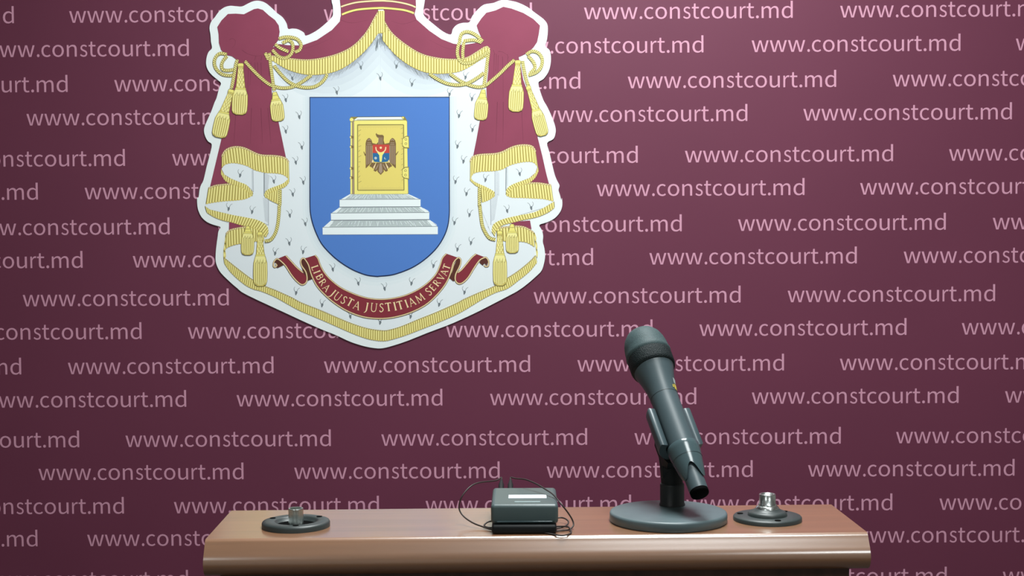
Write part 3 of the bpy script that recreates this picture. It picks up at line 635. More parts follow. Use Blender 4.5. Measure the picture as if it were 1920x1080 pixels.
# --- tassels: head, collar, tip, width, braided
TS = [(A((488, 670))[0], A((487, 888))[0], Cc((474, 185))[0], 27.5, 1), (A((388, 930))[0], Cc((322, 168))[0], Cc((270, 412))[0], 27.5, 1), (A((828, 930))[0], A((840, 1000))[0], Cc((866, 250))[0], 23.5, 0),
      (E((560, 350))[0], E((560, 408))[0], E((556, 628))[0], 22.5, 0), (E((681, 435))[0], E((685, 632))[0], E((685, 940))[0], 24.5, 1),
      (B((1445, 640))[0], B((1435, 855))[0], D((1422, 155))[0], 26.5, 1), (B((1557, 895))[0], D((1628, 142))[0], D((1698, 395))[0], 22.5, 1), (B((1100, 905))[0], B((1090, 985))[0], D((1070, 238))[0], 23.5, 0),
      (F((1387, 330))[0], F((1388, 402))[0], F((1391, 608))[0], 22.5, 0), (F((1265, 425))[0], F((1265, 622))[0], F((1268, 935))[0], 24.5, 1)]
for h, c, t, w, br in TS:
    art = Art(9.6); tassel(art, h, c, t, w, bool(br)); art.build('tassel', arms)
art = Art(6.6)
# --- shield
art = Art(1.2)
cx_, cy_ = 712, 330
def grow(P, k): 
    out = []
    for x, y in P:
        L = hypot(x - cx_, y - cy_); out.append((x + (x - cx_) / L * k, y + (y - cy_) / L * k))
    return out
art.poly(SH, M_NAVY)
art.poly(grow(SH, -2.2), M_BLUE)
art.build('shield', arms)

# --- pedestal steps
art = Art(2.4)
for top, ris in ((((510, 106), (1345, 104), (1512, 180), (375, 186)), ((360, 186), (1525, 180), (1525, 285), (360, 291))),
                 (((362, 297), (1530, 290), (1660, 372), (245, 380)), ((234, 381), (1652, 373), (1650, 471), (236, 481))),
                 (((235, 487), (1655, 478), (1768, 570), (128, 582)), ((115, 585), (1774, 574), (1774, 686), (116, 692)))):
    art.poly(S(*top), M_STEP)
    a, b2, c, d = S(*top)
    for i in range(60):
        t = (i + random.random()) / 60
        p, q = lerp(a, b2, t), lerp(d, c, t + random.uniform(-.02, .02))
        art.stroke([lerp(p, q, random.uniform(0, .4)), lerp(p, q, random.uniform(.6, 1))], 0.7, M_STEPW if i % 2 else M_INKL, 0, o=1 + i % 3)
    art.k += 4
    art.poly([a, lerp(a, b2, .03), lerp(d, c, .05), d], M_STEPW); art.poly([lerp(a, b2, .97), b2, c, lerp(d, c, .955)], M_STEPW)
    art.stroke([a, b2], 0.9, M_INK, 0)
    art.poly(S(*ris), M_STEPW)
    r0, r1, r2, r3 = S(*ris)
    art.stroke([r0, r1], 0.9, M_INK, 0)
    art.stroke([r3, r2], 0.5, M_INK, 0)
art.build('pedestal_steps', arms)

# --- book
art = Art(3.4)
art.poly(H((240, 190), (1630, 190), (1690, 300), (1690, 900)) + S((1352, 100), (515, 108)) + H((235, 900)), M_GOLDD)
art.poly(H((420, 205), (1560, 195), (1600, 270), (320, 280)), M_STEPW)
art.stroke(H((400, 268), (1600, 262)), 0.8, M_GOLDD, 0); art.stroke(H((400, 190), (1560, 184)), 0.6, M_NAVY, 0)
art.disc(640 + 270 / 13.67, 205 + 262 / 13.67, 4.2, M_GOLDD); art.disc(640 + 262 / 13.67, 205 + 265 / 13.67, 3.4, M_BOOKF); art.disc(640 + 300 / 13.67, 205 + 270 / 13.67, 1.4, M_CREAM)
art.disc(640 + 1585 / 13.67, 205 + 215 / 13.67, 2.8, M_GOLDD); art.disc(640 + 1580 / 13.67, 205 + 215 / 13.67, 1.9, M_BOOKF)
art.poly(H((240, 330), (275, 330)) + S((540, 105), (515, 106)), M_BOOKF)
art.poly(H((290, 300), (325, 300)) + S((570, 105), (548, 105)), M_TAUPE)
art.poly(H((328, 310), (350, 292), (1650, 283), (1683, 310), (1690, 900)) + S((1345, 95), (1335, 104), (575, 108)), M_BOOKF, 0)
art.poly(H((405, 395), (425, 385), (1585, 383), (1608, 400)) + I((1618, 1045), (1600, 1058), (430, 1062), (408, 1045)), M_GOLDD)
art.poly(H((430, 412), (1582, 405)) + I((1595, 1035), (432, 1040)), M_BOOK)
art.poly(H((430, 412), (1582, 405), (1560, 460), (470, 465)), M_GOLD)
art.poly(I((432, 1040), (1595, 1035), (1570, 980), (480, 985)), M_GOLD)
for i in range(34):
    y = 430 + i * 44
    p = H((440, y))[0]; art.stroke([p, (p[0] + random.uniform(2, 6), p[1] - random.uniform(1, 4))], 0.7, M_GOLDD if i % 3 == 0 else M_GOLD, 0, o=1 + i % 3)
    p = H((1575, y))[0]; art.stroke([p, (p[0] - random.uniform(1.5, 4), p[1] + random.uniform(1, 3))], 0.7, M_GOLDD if i % 3 == 1 else M_GOLD, 0, o=1 + i % 3)
for i in range(22):
    x = 470 + i * 49
    p = H((x, 425))[0]; art.stroke([p, (p[0] + random.uniform(-1, 1), p[1] + random.uniform(3, 7))], 0.7, M_GOLD, 0, o=1 + i % 3)
    p = I((x, 1030))[0]; art.stroke([p, (p[0] + random.uniform(0, 3), p[1] - random.uniform(3, 8))], 0.7, M_GOLD, 0, o=1 + i % 3)
art.k += 4
for q in H((285, 715), (285, 965)) + I((285, 490), (285, 730)):
    art.poly([(q[0] - 3, q[1] - 3), (q[0] + 2, q[1] - 2), (q[0] + 2, q[1] + 2.4), (q[0] - 3, q[1] + 2)], M_BROWN)
    art.disc(q[0] - 3.4, q[1], 1.7, M_BOOKF)
book = art.build('book', arms)
for o_, f in ((H, ((1690, 680), (1640, 690), (1560, 760), (1560, 945), (1620, 1000), (1740, 1005), (1735, 690))), (I, ((1735, 445), (1640, 450), (1560, 500), (1558, 700), (1610, 745), (1740, 775)))):
    art = Art(4.6); P = o_(*f); art.poly(P, M_GOLDD)
    c0 = (sum(p[0] for p in P) / len(P), sum(p[1] for p in P) / len(P))
    art.poly([lerp(c0, p, .84) for p in P], M_BOOKF)
    for yy in (-4.0, 4.2):
        art.disc(c0[0] + .3, c0[1] + yy, 2.4, M_GOLDD); art.disc(c0[0] + .3, c0[1] + yy, 1.5, M_BOOKF)
    art.build('clasp', book)
# eagle
art = Art(4.6)
mir = lambda P: [(2 * (640 + 1012 / 13.67) - x, y) for x, y in P]
NECK = H((880, 640), (900, 605), (920, 640), (980, 655), (1060, 655), (1092, 690), (1085, 800), (1112, 885), (1230, 860), (1235, 930), (790, 930), (785, 860), (900, 890), (945, 840), (955, 740), (925, 720), (905, 700))
art.poly(NECK, M_BROWN)
for k in (960, 1000, 1040): art.stroke(H((k, 720), (k, 900)), 1.2, M_TAUPE, 0)
WING = H((622, 880), (640, 800), (680, 750), (718, 733), (770, 778), (792, 840), (800, 900)) + I((800, 270), (770, 340), (720, 400), (640, 480), (625, 480))
for W_ in (WING, mir(WING)):
    art.poly(W_, M_BROWN)
for k in (655, 700, 742, 780):
    for f_ in (lambda P: P, mir):
        art.stroke(f_(H((k, 930)) + I((k, 395 - abs(k - 655) * .4))), 1.5, M_TAUPE, 0)
for f_ in (lambda P: P, mir):
    art.stroke(f_(H((660, 905), (775, 905))), 1.3, M_TAUPE, 0); art.stroke(f_(H((665, 860), (765, 860))), 1.2, M_TAUPE, 0)
    art.stroke(f_(H((680, 800), (718, 770), (752, 800))), 1.6, M_TAUPE, 2)
    art.poly(f_(I((800, 300), (825, 340), (795, 470), (720, 430))), M_BROWN)
    art.poly(f_(I((835, 340), (880, 345), (815, 500), (770, 440))), M_BROWN)
    art.stroke(f_(I((806, 280), (795, 340))), 2.0, M_CREAM, 0)
    art.poly(f_(I((890, 345), (950, 345), (860, 490), (812, 470))), M_CREAM)
    art.poly(f_(I((900, 340), (985, 345), (960, 500), (880, 575), (828, 545))), M_BROWN)
    art.stroke(f_(I((960, 380), (880, 520))), 1.8, M_TAUPE, 0)
art.poly(I((960, 340), (1060, 340), (1090, 570), (1012, 655), (925, 565)), M_BROWN)
art.poly(I((985, 360), (1035, 360), (1060, 560), (1012, 625), (960, 560)), M_TAUPE)
art.poly(H((805, 905), (1232, 905)) + I((1232, 100), (805, 100)), M_ERED)
art.poly(I((805, 95), (1230, 95), (1228, 250), (1185, 315), (1015, 335), (850, 320), (808, 250)), M_EBLUE)
art.stroke(H((885, 965), (900, 1050)) + I((960, 75), (1012, 95)), 2.0, M_CREAM, 4)
art.stroke(H((1142, 965), (1124, 1050)) + I((1064, 75), (1012, 95)), 2.0, M_CREAM, 4)
art.poly(I((915, 75), (1110, 75), (1055, 150), (1035, 320), (985, 320), (972, 150)), M_BOOKF)
art.disc(*H((1012, 985))[0], 2.2, M_CREAM)
art.disc(*I((880, 225))[0], 2.6, M_STEP); art.disc(*I((1130, 225))[0], 2.4, M_STEP); art.disc(*I((1145, 215))[0], 2.2, M_EBLUE)
art.stroke(I((1392, 150), (1462, 55)), 2.4, M_BROWN, 0, 1.0); art.stroke(I((620, 160), (575, 60)), 2.4, M_BROWN, 0, 1.0)
art.build('eagle', book)

# --- motto ribbon
art = Art(5)
def gold_edge(P, w=1.6):
    art.stroke(P, w + 1.4, M_BROWN, 4); art.stroke(P, w, M_CREAM, 4)
art.poly(E((1085, 690), (1110, 665), (1150, 700), (1180, 800), (1205, 868), (1150, 890), (1120, 820), (1095, 745)), M_RIBD)
art.poly(F((868, 655), (870, 705), (840, 775), (825, 880), (800, 892), (762, 860), (800, 760), (830, 680)), M_RIBD)
art.poly(E((850, 670), (935, 635), (985, 680), (1040, 742), (1085, 795), (1118, 815), (1158, 870), (1132, 917), (1095, 925), (1040, 880), (990, 815), (935, 730), (885, 688)), M_RIB)
art.poly(F((835, 812), (880, 780), (930, 720), (980, 655), (1030, 620), (1110, 650), (1085, 668), (1040, 705), (1000, 765), (950, 845), (900, 898), (858, 917), (825, 885), (822, 835)), M_RIB)
art.poly(E((822, 700), (850, 665), (890, 690), (918, 730), (855, 760), (835, 745), (850, 715)), M_RIBD)
art.poly(F((1060, 705), (1090, 662), (1128, 650), (1150, 690), (1135, 735), (1110, 712), (1095, 735)), M_RIBD)
gold_edge(E((940, 637), (990, 690), (1045, 750), (1085, 785), (1112, 805)))
gold_edge(E((880, 682), (935, 735), (990, 820), (1040, 882), (1095, 925), (1135, 912), (1152, 870), (1140, 800), (1100, 740), (1088, 690), (1112, 662), (1150, 690), (1180, 770), (1200, 850)))
gold_edge(E((880, 682), (850, 668), (822, 695), (815, 735), (830, 752), (850, 735), (838, 718)))
gold_edge(F((1028, 620), (985, 655), (930, 722), (880, 780), (845, 805)))
gold_edge(F((1100, 660), (1060, 685), (1010, 755), (955, 845), (905, 898), (858, 917), (822, 885), (825, 820), (865, 740), (875, 680), (850, 657), (815, 690), (785, 790), (765, 830)))
gold_edge(F((1100, 660), (1128, 655), (1152, 690), (1150, 735), (1125, 745), (1108, 730)))
IN_ = G((270, 45), (300, 80), (330, 160), (380, 240), (455, 315), (550, 382), (680, 440), (800, 475), (930, 487), (1060, 475), (1180, 445), (1300, 390), (1400, 320), (1480, 235), (1520, 150), (1545, 75), (1585, 30))
OUT_ = G((165, 78), (205, 140), (235, 240), (290, 350), (370, 440), (470, 525), (600, 605), (750, 660), (910, 678), (1060, 665), (1220, 620), (1370, 545), (1480, 450), (1570, 340), (1620, 240), (1655, 120), (1700, 70))
art.poly(spline(IN_, 4) + list(reversed(spline(OUT_, 4))), M_RIB)
gold_edge(IN_, 1.3); gold_edge(OUT_, 1.5)
# lettering, unit cap height, drawn as flared strokes
def stem(x, w=.13, s=.07): return [('p', [(x - w / 2 - s, 0), (x + w / 2 + s, 0), (x + w / 2 + .01, .07), (x + w / 2, .5), (x + w / 2 + .01, .93), (x + w / 2 + s, 1), (x - w / 2 - s, 1), (x - w / 2 - .01, .93), (x - w / 2, .5), (x - w / 2 - .01, .07)])]
def ln(P, w, n=4, w1=None): return [('s', P, w, n, w1)]
CAP = {
 'L': (.55, stem(.12) + [('p', [(.12, 0), (.5, 0), (.55, .2), (.47, .08), (.12, .08)])]),
 'I': (.26, stem(.13)),
 'B': (.58, stem(.12) + ln([(.15, .96), (.36, .96), (.47, .76), (.36, .56), (.15, .55)], .1) + ln([(.15, .55), (.42, .53), (.52, .28), (.4, .05), (.15, .04)], .11)),
 'R': (.62, stem(.12) + ln([(.15, .96), (.36, .96), (.48, .74), (.36, .5), (.15, .48)], .1) + ln([(.3, .5), (.62, 0)], .13, 0)),
 'A': (.72, ln([(.36, 1.02), (.06, 0)], .07, 0) + ln([(.34, 1.02), (.66, 0)], .14, 0) + ln([(.17, .34), (.55, .34)], .07, 0) + [('p', [(-.02, 0), (.16, 0), (.12, .05), (.02, .05)]), ('p', [(.54, 0), (.78, 0), (.72, .05), (.6, .05)])]),
 'J': (.34, [('p', [(.1, 1), (.36, 1), (.3, .93), (.29, .1), (.2, -.12), (.02, -.24), (-.02, -.2), (.1, -.1), (.16, .1), (.17, .93)])]),
 'U': (.7, ln([(.12, 1), (.12, .36), (.2, .08), (.38, .01), (.54, .1), (.6, .36), (.6, 1)], .11, 5, .07) + [('p', [(.02, .95), (.02, 1), (.24, 1), (.24, .95)]), ('p', [(.5, .95), (.5, 1), (.7, 1), (.7, .95)])]),
 'S': (.46, ln([(.42, .84), (.3, .97), (.14, .9), (.1, .74), (.2, .58), (.34, .44), (.4, .26), (.3, .07), (.14, .03), (.03, .18)], .12)),
 'T': (.62, stem(.31) + [('p', [(.0, 1.0), (.62, 1.0), (.62, .8), (.55, .91), (.07, .91), (0, .8)])]),
 'M': (.86, ln([(.12, 1), (.06, 0)], .07, 0) + ln([(.12, 1), (.42, .1)], .13, 0) + ln([(.42, .1), (.72, 1)], .07, 0) + ln([(.71, 1), (.78, 0)], .13, 0) + [('p', [(-.02, 0), (.15, 0), (.12, .05), (0, .05)]), ('p', [(.68, 0), (.9, 0), (.86, .05), (.72, .05)])]),
 'E': (.5, stem(.12) + [('p', [(.12, 1), (.46, 1), (.47, .83), (.4, .92), (.12, .92)]), ('p', [(.12, .56), (.36, .56), (.38, .66), (.38, .42), (.36, .49), (.12, .49)]), ('p', [(.12, 0), (.48, 0), (.52, .18), (.44, .08), (.12, .08)])]),
 'V': (.7, ln([(.06, 1), (.36, -.02)], .14, 0) + ln([(.34, -.02), (.62, 1)], .07, 0) + [('p', [(-.04, 1), (.18, 1), (.14, .95), (.02, .95)]), ('p', [(.52, 1), (.72, 1), (.66, .95), (.58, .95)])]),
}
MOTTO = [('L', 272, 172), ('I', 290, 213), ('B', 318, 262), ('R', 348, 315), ('A', 386, 372), ('J', 452, 425), ('U', 497, 458), ('S', 560, 493), ('T', 622, 515), ('A', 690, 548),
         ('J', 790, 562), ('U', 858, 567), ('S', 935, 570), ('T', 1005, 562), ('I', 1070, 556), ('T', 1122, 545), ('I', 1186, 530), ('A', 1240, 512), ('M', 1320, 472),
         ('S', 1405, 410), ('E', 1445, 370), ('R', 1487, 322), ('V', 1530, 265), ('A', 1562, 218), ('T', 1586, 163)]
def arc_dir(p):
    Q = spline(OUT_, 4); R_ = spline(IN_, 4); best = min(range(1, len(Q) - 1), key=lambda i: hypot(Q[i][0] - p[0], Q[i][1] - p[1]))
    a, c = Q[max(best - 3, 0)], Q[min(best + 3, len(Q) - 1)]; L = hypot(c[0] - a[0], c[1] - a[1])
    return ((c[0] - a[0]) / L, (c[1] - a[1]) / L)
for ch, gx, gy in MOTTO:
    p = G((gx, gy))[0]; tx, ty = arc_dir(p); ux, uy = ty, -tx          # u = up the letter, towards the inner edge
    cap = 15.2 if abs(gx - 935) < 500 else 13.2
    cap = 16.0 if 760 < gx < 1150 else cap
    wd, parts = CAP[ch]
    if ch == 'J': wd += .1
    def T_(q): 
        x, y = (q[0] - wd / 2) * cap * 1.13, (q[1] - .5) * cap
        return (p[0] + tx * x + ux * y, p[1] + ty * x + uy * y)
    for it in parts:
        if it[0] == 'p': art.poly([T_(q) for q in it[1]], M_CREAM)
        else: art.stroke([T_(q) for q in it[1]], it[2] * cap * .85, M_CREAM, it[3], it[4] * cap if it[4] else None)
rb = art.build('motto_ribbon', arms)

# ================================================================ the lectern
def wood(name, rgb, rough, sc, amt=0.35, dirx=True):
    m = mat(name, rgb, rough, spec=0.6, coat=1.0 if dirx else 0.0)
    nt = m.node_tree; bs = nt.nodes['Principled BSDF']; bs.inputs['Coat Roughness'].default_value = 0.2; bs.inputs['Coat IOR'].default_value = 2.3
    tc = nt.nodes.new('ShaderNodeTexCoord'); mp = nt.nodes.new('ShaderNodeMapping')
    mp.inputs['Scale'].default_value = (1.2, 22, 22) if dirx else (22, 22, 1.2)
    nz = nt.nodes.new('ShaderNodeTexNoise'); nz.inputs['Scale'].default_value = sc; nz.inputs['Detail'].default_value = 6; nz.inputs['Distortion'].default_value = 0.4
    rp = nt.nodes.new('ShaderNodeValToRGB'); c = lin(rgb)
    rp.color_ramp.elements[0].position = .32; rp.color_ramp.elements[1].position = .68
    rp.color_ramp.elements[0].color = (*[v * (1 - amt) for v in c], 1); rp.color_ramp.elements[1].color = (*[v * (1 + amt * .6) for v in c], 1)
    for a, b_ in ((tc.outputs['Object'], mp.inputs[0]), (mp.outputs[0], nz.inputs['Vector']), (nz.outputs['Fac'], rp.inputs[0]), (rp.outputs[0], bs.inputs['Base Color'])): nt.links.new(a, b_)
    return m
M_WOOD = wood('walnut_laminate', (146, 102, 70), 0.42, 3.0, 0.14)
M_WOOD2 = wood('dark_walnut_panel', (84, 54, 42), 0.4, 3.0, dirx=False)
ZT = 1.12
YAW = radians(1.65)
lect = empty('lectern', (0.0122, -1.3325, 0), (0, 0, YAW))
tag(lect, 'brown wood laminate lectern with rounded front edge standing before the backdrop', 'lectern')
HW, DEP, TH, BUL = 0.3625, 0.158, 0.040, 0.024
b = MB()
prof = [(0.0, ZT - TH), (0.0, ZT - 0.004), (-0.001, ZT - 0.001), (-0.004, ZT), (-0.0045, ZT), (-DEP + 0.0008, ZT)]
for y, z in spline([(0, 0), (-.0022, -.0003), (-.0046, -.0020), (-.0066, -.0052), (-.0105, -.0115), (-.0140, -.0175), (-.0158, -.0235), (-.0152, -.0295), (-.0122, -.0348), (-.0075, -.0385), (-.002, -.0400)], 4):
    prof.append((-DEP + y * 1.15, ZT + z))
prof = [(y, z) for y, z in prof]
rings = [[(x, y, z) for y, z in prof] for x in (-HW, HW)]
L0 = len(prof)
V = rings[0] + rings[1]
b.add(V, [(i, (i + 1) % L0, L0 + (i + 1) % L0, L0 + i) for i in range(L0)], M_WOOD, True)
b.add(rings[0], [tuple(reversed(range(L0)))], M_WOOD); b.add(rings[1], [tuple(range(L0))], M_WOOD)
top = b.build('top_shelf', lect)
me = top.data
for p in me.polygons:
    if len(p.vertices) > 4: p.use_smooth = False
b = MB(); b.box(-HW + .014, HW - .018, -DEP + .004, -DEP + .022, 0.06, ZT - TH, M_WOOD2); b.box(-HW + .06, -HW + .062, -DEP + .003, -DEP + .004, .06, ZT - TH, M_WOOD2); b.build('front_panel', lect)
for s in (-1, 1):
    b = MB(); x = s * (HW - .024); b.box(x - .009, x + .009, -DEP + .022, 0.25, 0.06, ZT - 0.16, M_WOOD2)
    b.box(x - .009, x + .009, -DEP + .022, -.002, ZT - .16, ZT - TH, M_WOOD2); b.build('side_panel', lect)
b = MB()                                     # reading desk that falls away towards the speaker
V = [(x, y, z) for x in (-HW + .01, HW - .01) for y, z in ((0.002, ZT - .045), (0.30, ZT - .15), (0.30, ZT - .17), (0.002, ZT - .065))]
b.add(V, [(0, 1, 5, 4), (1, 2, 6, 5), (2, 3, 7, 6), (3, 0, 4, 7), (3, 2, 1, 0), (4, 5, 6, 7)], M_WOOD); b.build('reading_desk', lect)
b = MB(); b.rbox(-HW - .01, HW + .01, -DEP - .02, 0.27, 0, 0.06, M_WOOD2, .006); b.build('plinth', lect)

# ================================================================ gooseneck mounts
M_RUB = mat('grey_black_rubber', (54, 62, 62), 0.42); M_BLK = mat('black_plastic', (16, 20, 22), 0.6, spec=0.3)
M_HOLE = mat('deep_black', (4, 5, 5), 0.8, spec=0.05)
M_NICK = mat('brushed_nickel', (205, 212, 208), 0.28, 1.0)
M_CHROME = mat('chrome', (215, 222, 220), 0.27, 1.0)
t = empty('microphone_mount', (-0.2573, -1.4388, ZT), (0, 0, 0.1))
tag(t, 'round black flush microphone mount with grooved silver socket, on left end of lectern', 'microphone mount')
b = MB()
b.lathe([(0.0384, 0), (0.0384, .0045), (.0376, .0062), (.034, .0072), (.026, .0070), (.0235, .0060), (.0225, .0020), (.0, .0020)], M_RUB, 64, cap1=False)
b.build('flange', t)
b = MB(); b.lathe([(0.0226, .0021), (.0, .0021)], M_HOLE, 40, cap0=False, cap1=False); b.build('socket_recess', t)
for i in range(3):
    b = MB()
    a = -pi / 2 + .05 + i * 2 * pi / 3
    b.lathe([(.0034, .0074), (.0034, .00755), (.0024, .00745), (0, .0072)], M_HOLE, 16, Matrix.Translation((.0305 * cos(a), .0305 * sin(a), 0)), cap0=False)
    b.build('screw_hole', t)
b = MB(); seg = 48; rings = []
for r, h in ((.0086, .0022), (.0086, .0100), (.0086, .0165), (.0086, .0200), (.0082, .0208), (.0068, .0208), (.0066, .014), (0, .014)):
    rings.append([(r * (1 - (.045 if (j % 6 < 2 and .003 < h < .0175) else 0)) * cos(2 * pi * j / seg), r * (1 - (.045 if (j % 6 < 2 and .003 < h < .0175) else 0)) * sin(2 * pi * j / seg), h) for j in range(seg)])
b.loft(rings, M_NICK, smooth=False); b.build('socket', t)

t = empty('microphone_mount', (0.2815, -1.4150, ZT), (0, 0, -0.05))
tag(t, 'round black microphone mount with raised cone and tall chrome stub, on right end of lectern', 'microphone mount')
b = MB(); b.lathe([(0.039, 0), (0.039, .0038), (.0378, .0052), (.025, .0056), (.0, .0056)], M_RUB, 64, cap1=False); b.build('flange', t)
for i in range(3):
    b = MB()
    a = -pi / 2 + .25 + i * 2 * pi / 3
    b.lathe([(.0036, .0058), (.0036, .0060), (.0025, .0059), (0, .0057)], M_HOLE, 16, Matrix.Translation((.0315 * cos(a), .0315 * sin(a), 0)), cap0=False)
    b.build('screw_hole', t)
b = MB(); b.lathe([(.0225, .0055), (.0222, .0080), (.0205, .0100), (.0185, .0105), (.0165, .0112), (.0135, .0135), (.0118, .0150)], M_RUB, 48); b.build('raised_ring', t)
b = MB(); b.lathe([(.0135, .0128), (.0130, .0150), (.0110, .0168), (.0092, .0180), (.0086, .0185)], M_CHROME, 48, cap1=False); b.build('collar', t)
b = MB(); b.lathe([(.0106, .0170), (.0106, .0185), (.0094, .0190), (.0094, .0295), (.0090, .0302), (.0074, .0302), (.0072, .024), (0, .024)], M_CHROME, 48, cap1=False); b.build('stub', t)

# ================================================================ desk stand with clip
M_BASE = noise_tint(mat('grey_coated_steel', (88, 104, 108), 0.38), amount=0.08, nscale=40)
M_MIC = mat('mic_plastic', (70, 85, 90), 0.4); M_MICD = mat('mic_dark', (26, 32, 34), 0.45)
BX, BY = 0.1673, -1.4175
t = empty('microphone_stand', (BX, BY, ZT))
tag(t, 'round-based desk microphone stand in grey-black with a clip, on the lectern', 'microphone stand')
b = MB(); b.lathe([(0.0655, 0), (0.0672, .0012), (.0672, .0088), (.0664, .0106), (.0645, .0114), (.03, .0120), (0, .0121)], M_BASE, 96, cap1=False); b.build('base', t)
PX, PY = 0.1752 - BX, -1.386 - BY
b = MB(); F_ = Matrix.Translation((PX, PY, .0118))
b.lathe([(.0150, 0), (.0150, .002), (.0142, .003), (.0142, .024), (.0136, .0262), (.0105, .0266), (0, .0266)], M_MICD, 40, F_, cap1=False); b.build('post', t)

# microphone axis, tail to head
TAIL = Vector((0.1980, -1.46, 1.1596)); AX = (Vector((0.1553, -1.32, 1.2983)) - TAIL); SB = AX.length; AX.normalize()
UPN = (Vector((0, 0, 1)) - AX * AX.z).normalized()        # upper side of the microphone
SD = AX.cross(UPN).normalized()                            # to the picture's left or right
if SD.x < 0: SD = -SD
FR_ = Matrix((( SD.x, UPN.x, AX.x, TAIL.x), (SD.y, UPN.y, AX.y, TAIL.y), (SD.z, UPN.z, AX.z, TAIL.z), (0, 0, 0, 1)))   # local x = side, y = up side, z = along
LOC = Matrix.Translation((-BX, -BY, -ZT)) @ FR_
# pivot and knuckle under the clip
pv = Vector(LOC @ Vector((-0.004, -0.036, 0.084)))
b = MB(); b.tube([(PX, PY, .036), (PX - .001, PY + .001, .048), tuple(Vector((PX, PY, .05)).lerp(pv, .55)), tuple(pv)], .011, M_BLK, 20, [.0128, .0124, .0112, .0095])
c0 = Vector((PX, PY, .052)); b.lathe([(0, -.0125), (.0085, -.0125), (.0098, -.011), (.0098, .011), (.0085, .0125), (0, .0125)], M_BLK, 28, Matrix.Translation(c0) @ Matrix.Rotation(pi / 2, 4, 'Y'), cap0=False, cap1=False)
b.build('swivel_joint', t)
b = MB()                                   # trough clip around the underside
def trough(z0, z1, r_in, th, a0, a1, off, m, n=26, flare=0):
    rings = []
    for z in (z0, z0 + .002, (z0 + z1) / 2, z1 - .002, z1):
        e = .0008 if z in (z0, z1) else 0
        ring = []
        for i in range(n + 1):
            a = a0 + (a1 - a0) * i / n; ring.append(tuple(LOC @ Vector((off[0] + (r_in + th - e) * cos(a), off[1] + (r_in + th - e) * sin(a), z))))
        for i in range(n + 1):
            a = a1 + (a0 - a1) * i / n; ring.append(tuple(LOC @ Vector((off[0] + (r_in + e * .4) * cos(a), off[1] + (r_in + e * .4) * sin(a), z))))
        rings.append(ring)
    b.loft(rings, m, True, True)
trough(.067, .121, .0178, .0092, radians(168), radians(366), (-.0009, -.0009), M_MIC)
b.build('clip', t)
b = MB()
rings = []
for z, w, d0, d1 in ((.062, .010, -.0245, -.036), (.068, .013, -.0245, -.040), (.10, .013, -.0245, -.040), (.11, .011, -.0245, -.034)):
    rings.append([tuple(LOC @ Vector(q)) for q in ((-w - .002, d0, z), (w - .002, d0, z), (w - .004, d1, z), (-w, d1, z))])
b.loft(rings, M_BLK, True, True, smooth=False); b.build('clip_foot', t)

# ================================================================ the handheld microphone
t = empty('handheld_microphone', tuple(TAIL))
tag(t, 'dark grey handheld wireless microphone held tilted in the desk stand', 'microphone')
ML = Matrix.Translation(-TAIL) @ FR_
b = MB(); b.lathe([(.0106, .003), (.0108, .006), (.0112, .03), (.0118, .05)], M_MIC, 40, ML, cap0=False); b.build('antenna', t)
b = MB(); b.lathe([(.0, -.0020), (.0088, -.0020), (.0104, -.0012), (.0107, .0), (.0107, .0032)], M_HOLE, 32, ML, cap0=False, cap1=False); b.build('antenna_cap', t)
b = MB(); b.lathe([(.0150, .040), (.0163, .055), (.0164, .075), (.0164, .128), (.0167, .142), (.0182, .156), (.0212, .170), (.0246, SB - .0195)], M_MIC, 48, ML); b.lathe([(.0164, .1385), (.01695, .1390), (.0164, .1395)], M_MICD, 48, ML, cap0=False, cap1=False); b.build('body', t)
M_SKIRT = mat('glossy_grey_plastic', (70, 88, 92), 0.2)
b = MB(); seg = 64; rings = []
def lob(j):
    a = 2 * pi * j / seg
    return .0175 + .0165 * (0.5 - 0.5 * cos(3 * (a - radians(228)) + pi)) ** 1.6
for u in (0, .12, .3, .5, .7, .85, 1.0):
    ring = []
    for j in range(seg):
        z = lob(j) + (.0635 - lob(j)) * u; r = .0122 + .0068 * min(1, (z - .0175) / .042) ** .75
        ring.append(tuple(ML @ Vector((r * cos(2 * pi * j / seg), r * sin(2 * pi * j / seg), z))))
    rings.append(ring)
rings.append([tuple(ML @ Vector((.0184 * cos(2 * pi * j / seg), .0184 * sin(2 * pi * j / seg),   .0645))) for j in range(seg)])
rings.append([tuple(ML @ Vector((.0165 * cos(2 * pi * j / seg), .0165 * sin(2 * pi * j / seg), .0642))) for j in range(seg)])
b.loft(rings, M_SKIRT)
b.lathe([(.0168, .0455), (.0176, .0459), (.0168, .0463)], M_MICD, 48, ML, cap0=False, cap1=False)
b.build('battery_skirt', t)
M_KN = mat('knurled_black', (16, 28, 30), 0.6, spec=0.25)
nt = M_KN.node_tree; ck = nt.nodes.new('ShaderNodeTexVoronoi'); ck.inputs['Scale'].default_value = 900
bp = nt.nodes.new('ShaderNodeBump'); bp.inputs['Distance'].default_value = .0006; bp.inputs['Strength'].default_value = .9
tc = nt.nodes.new('ShaderNodeTexCoord'); nt.links.new(tc.outputs['Object'], ck.inputs['Vector']); nt.links.new(ck.outputs['Distance'], bp.inputs['Height']); nt.links.new(bp.outputs[0], nt.nodes['Principled BSDF'].inputs['Normal'])
b = MB(); b.lathe([(.0240, SB - .0200), (.0262, SB - .0190), (.0273, SB - .0150), (.0275, SB - .003), (.0270, SB + .0005)], M_KN, 64, ML, cap0=True); b.build('grille_ring', t)
M_CAP = noise_tint(mat('grille_mesh', (60, 78, 80), 0.62, spec=0.35), amount=.25, nscale=700, bump=.3)
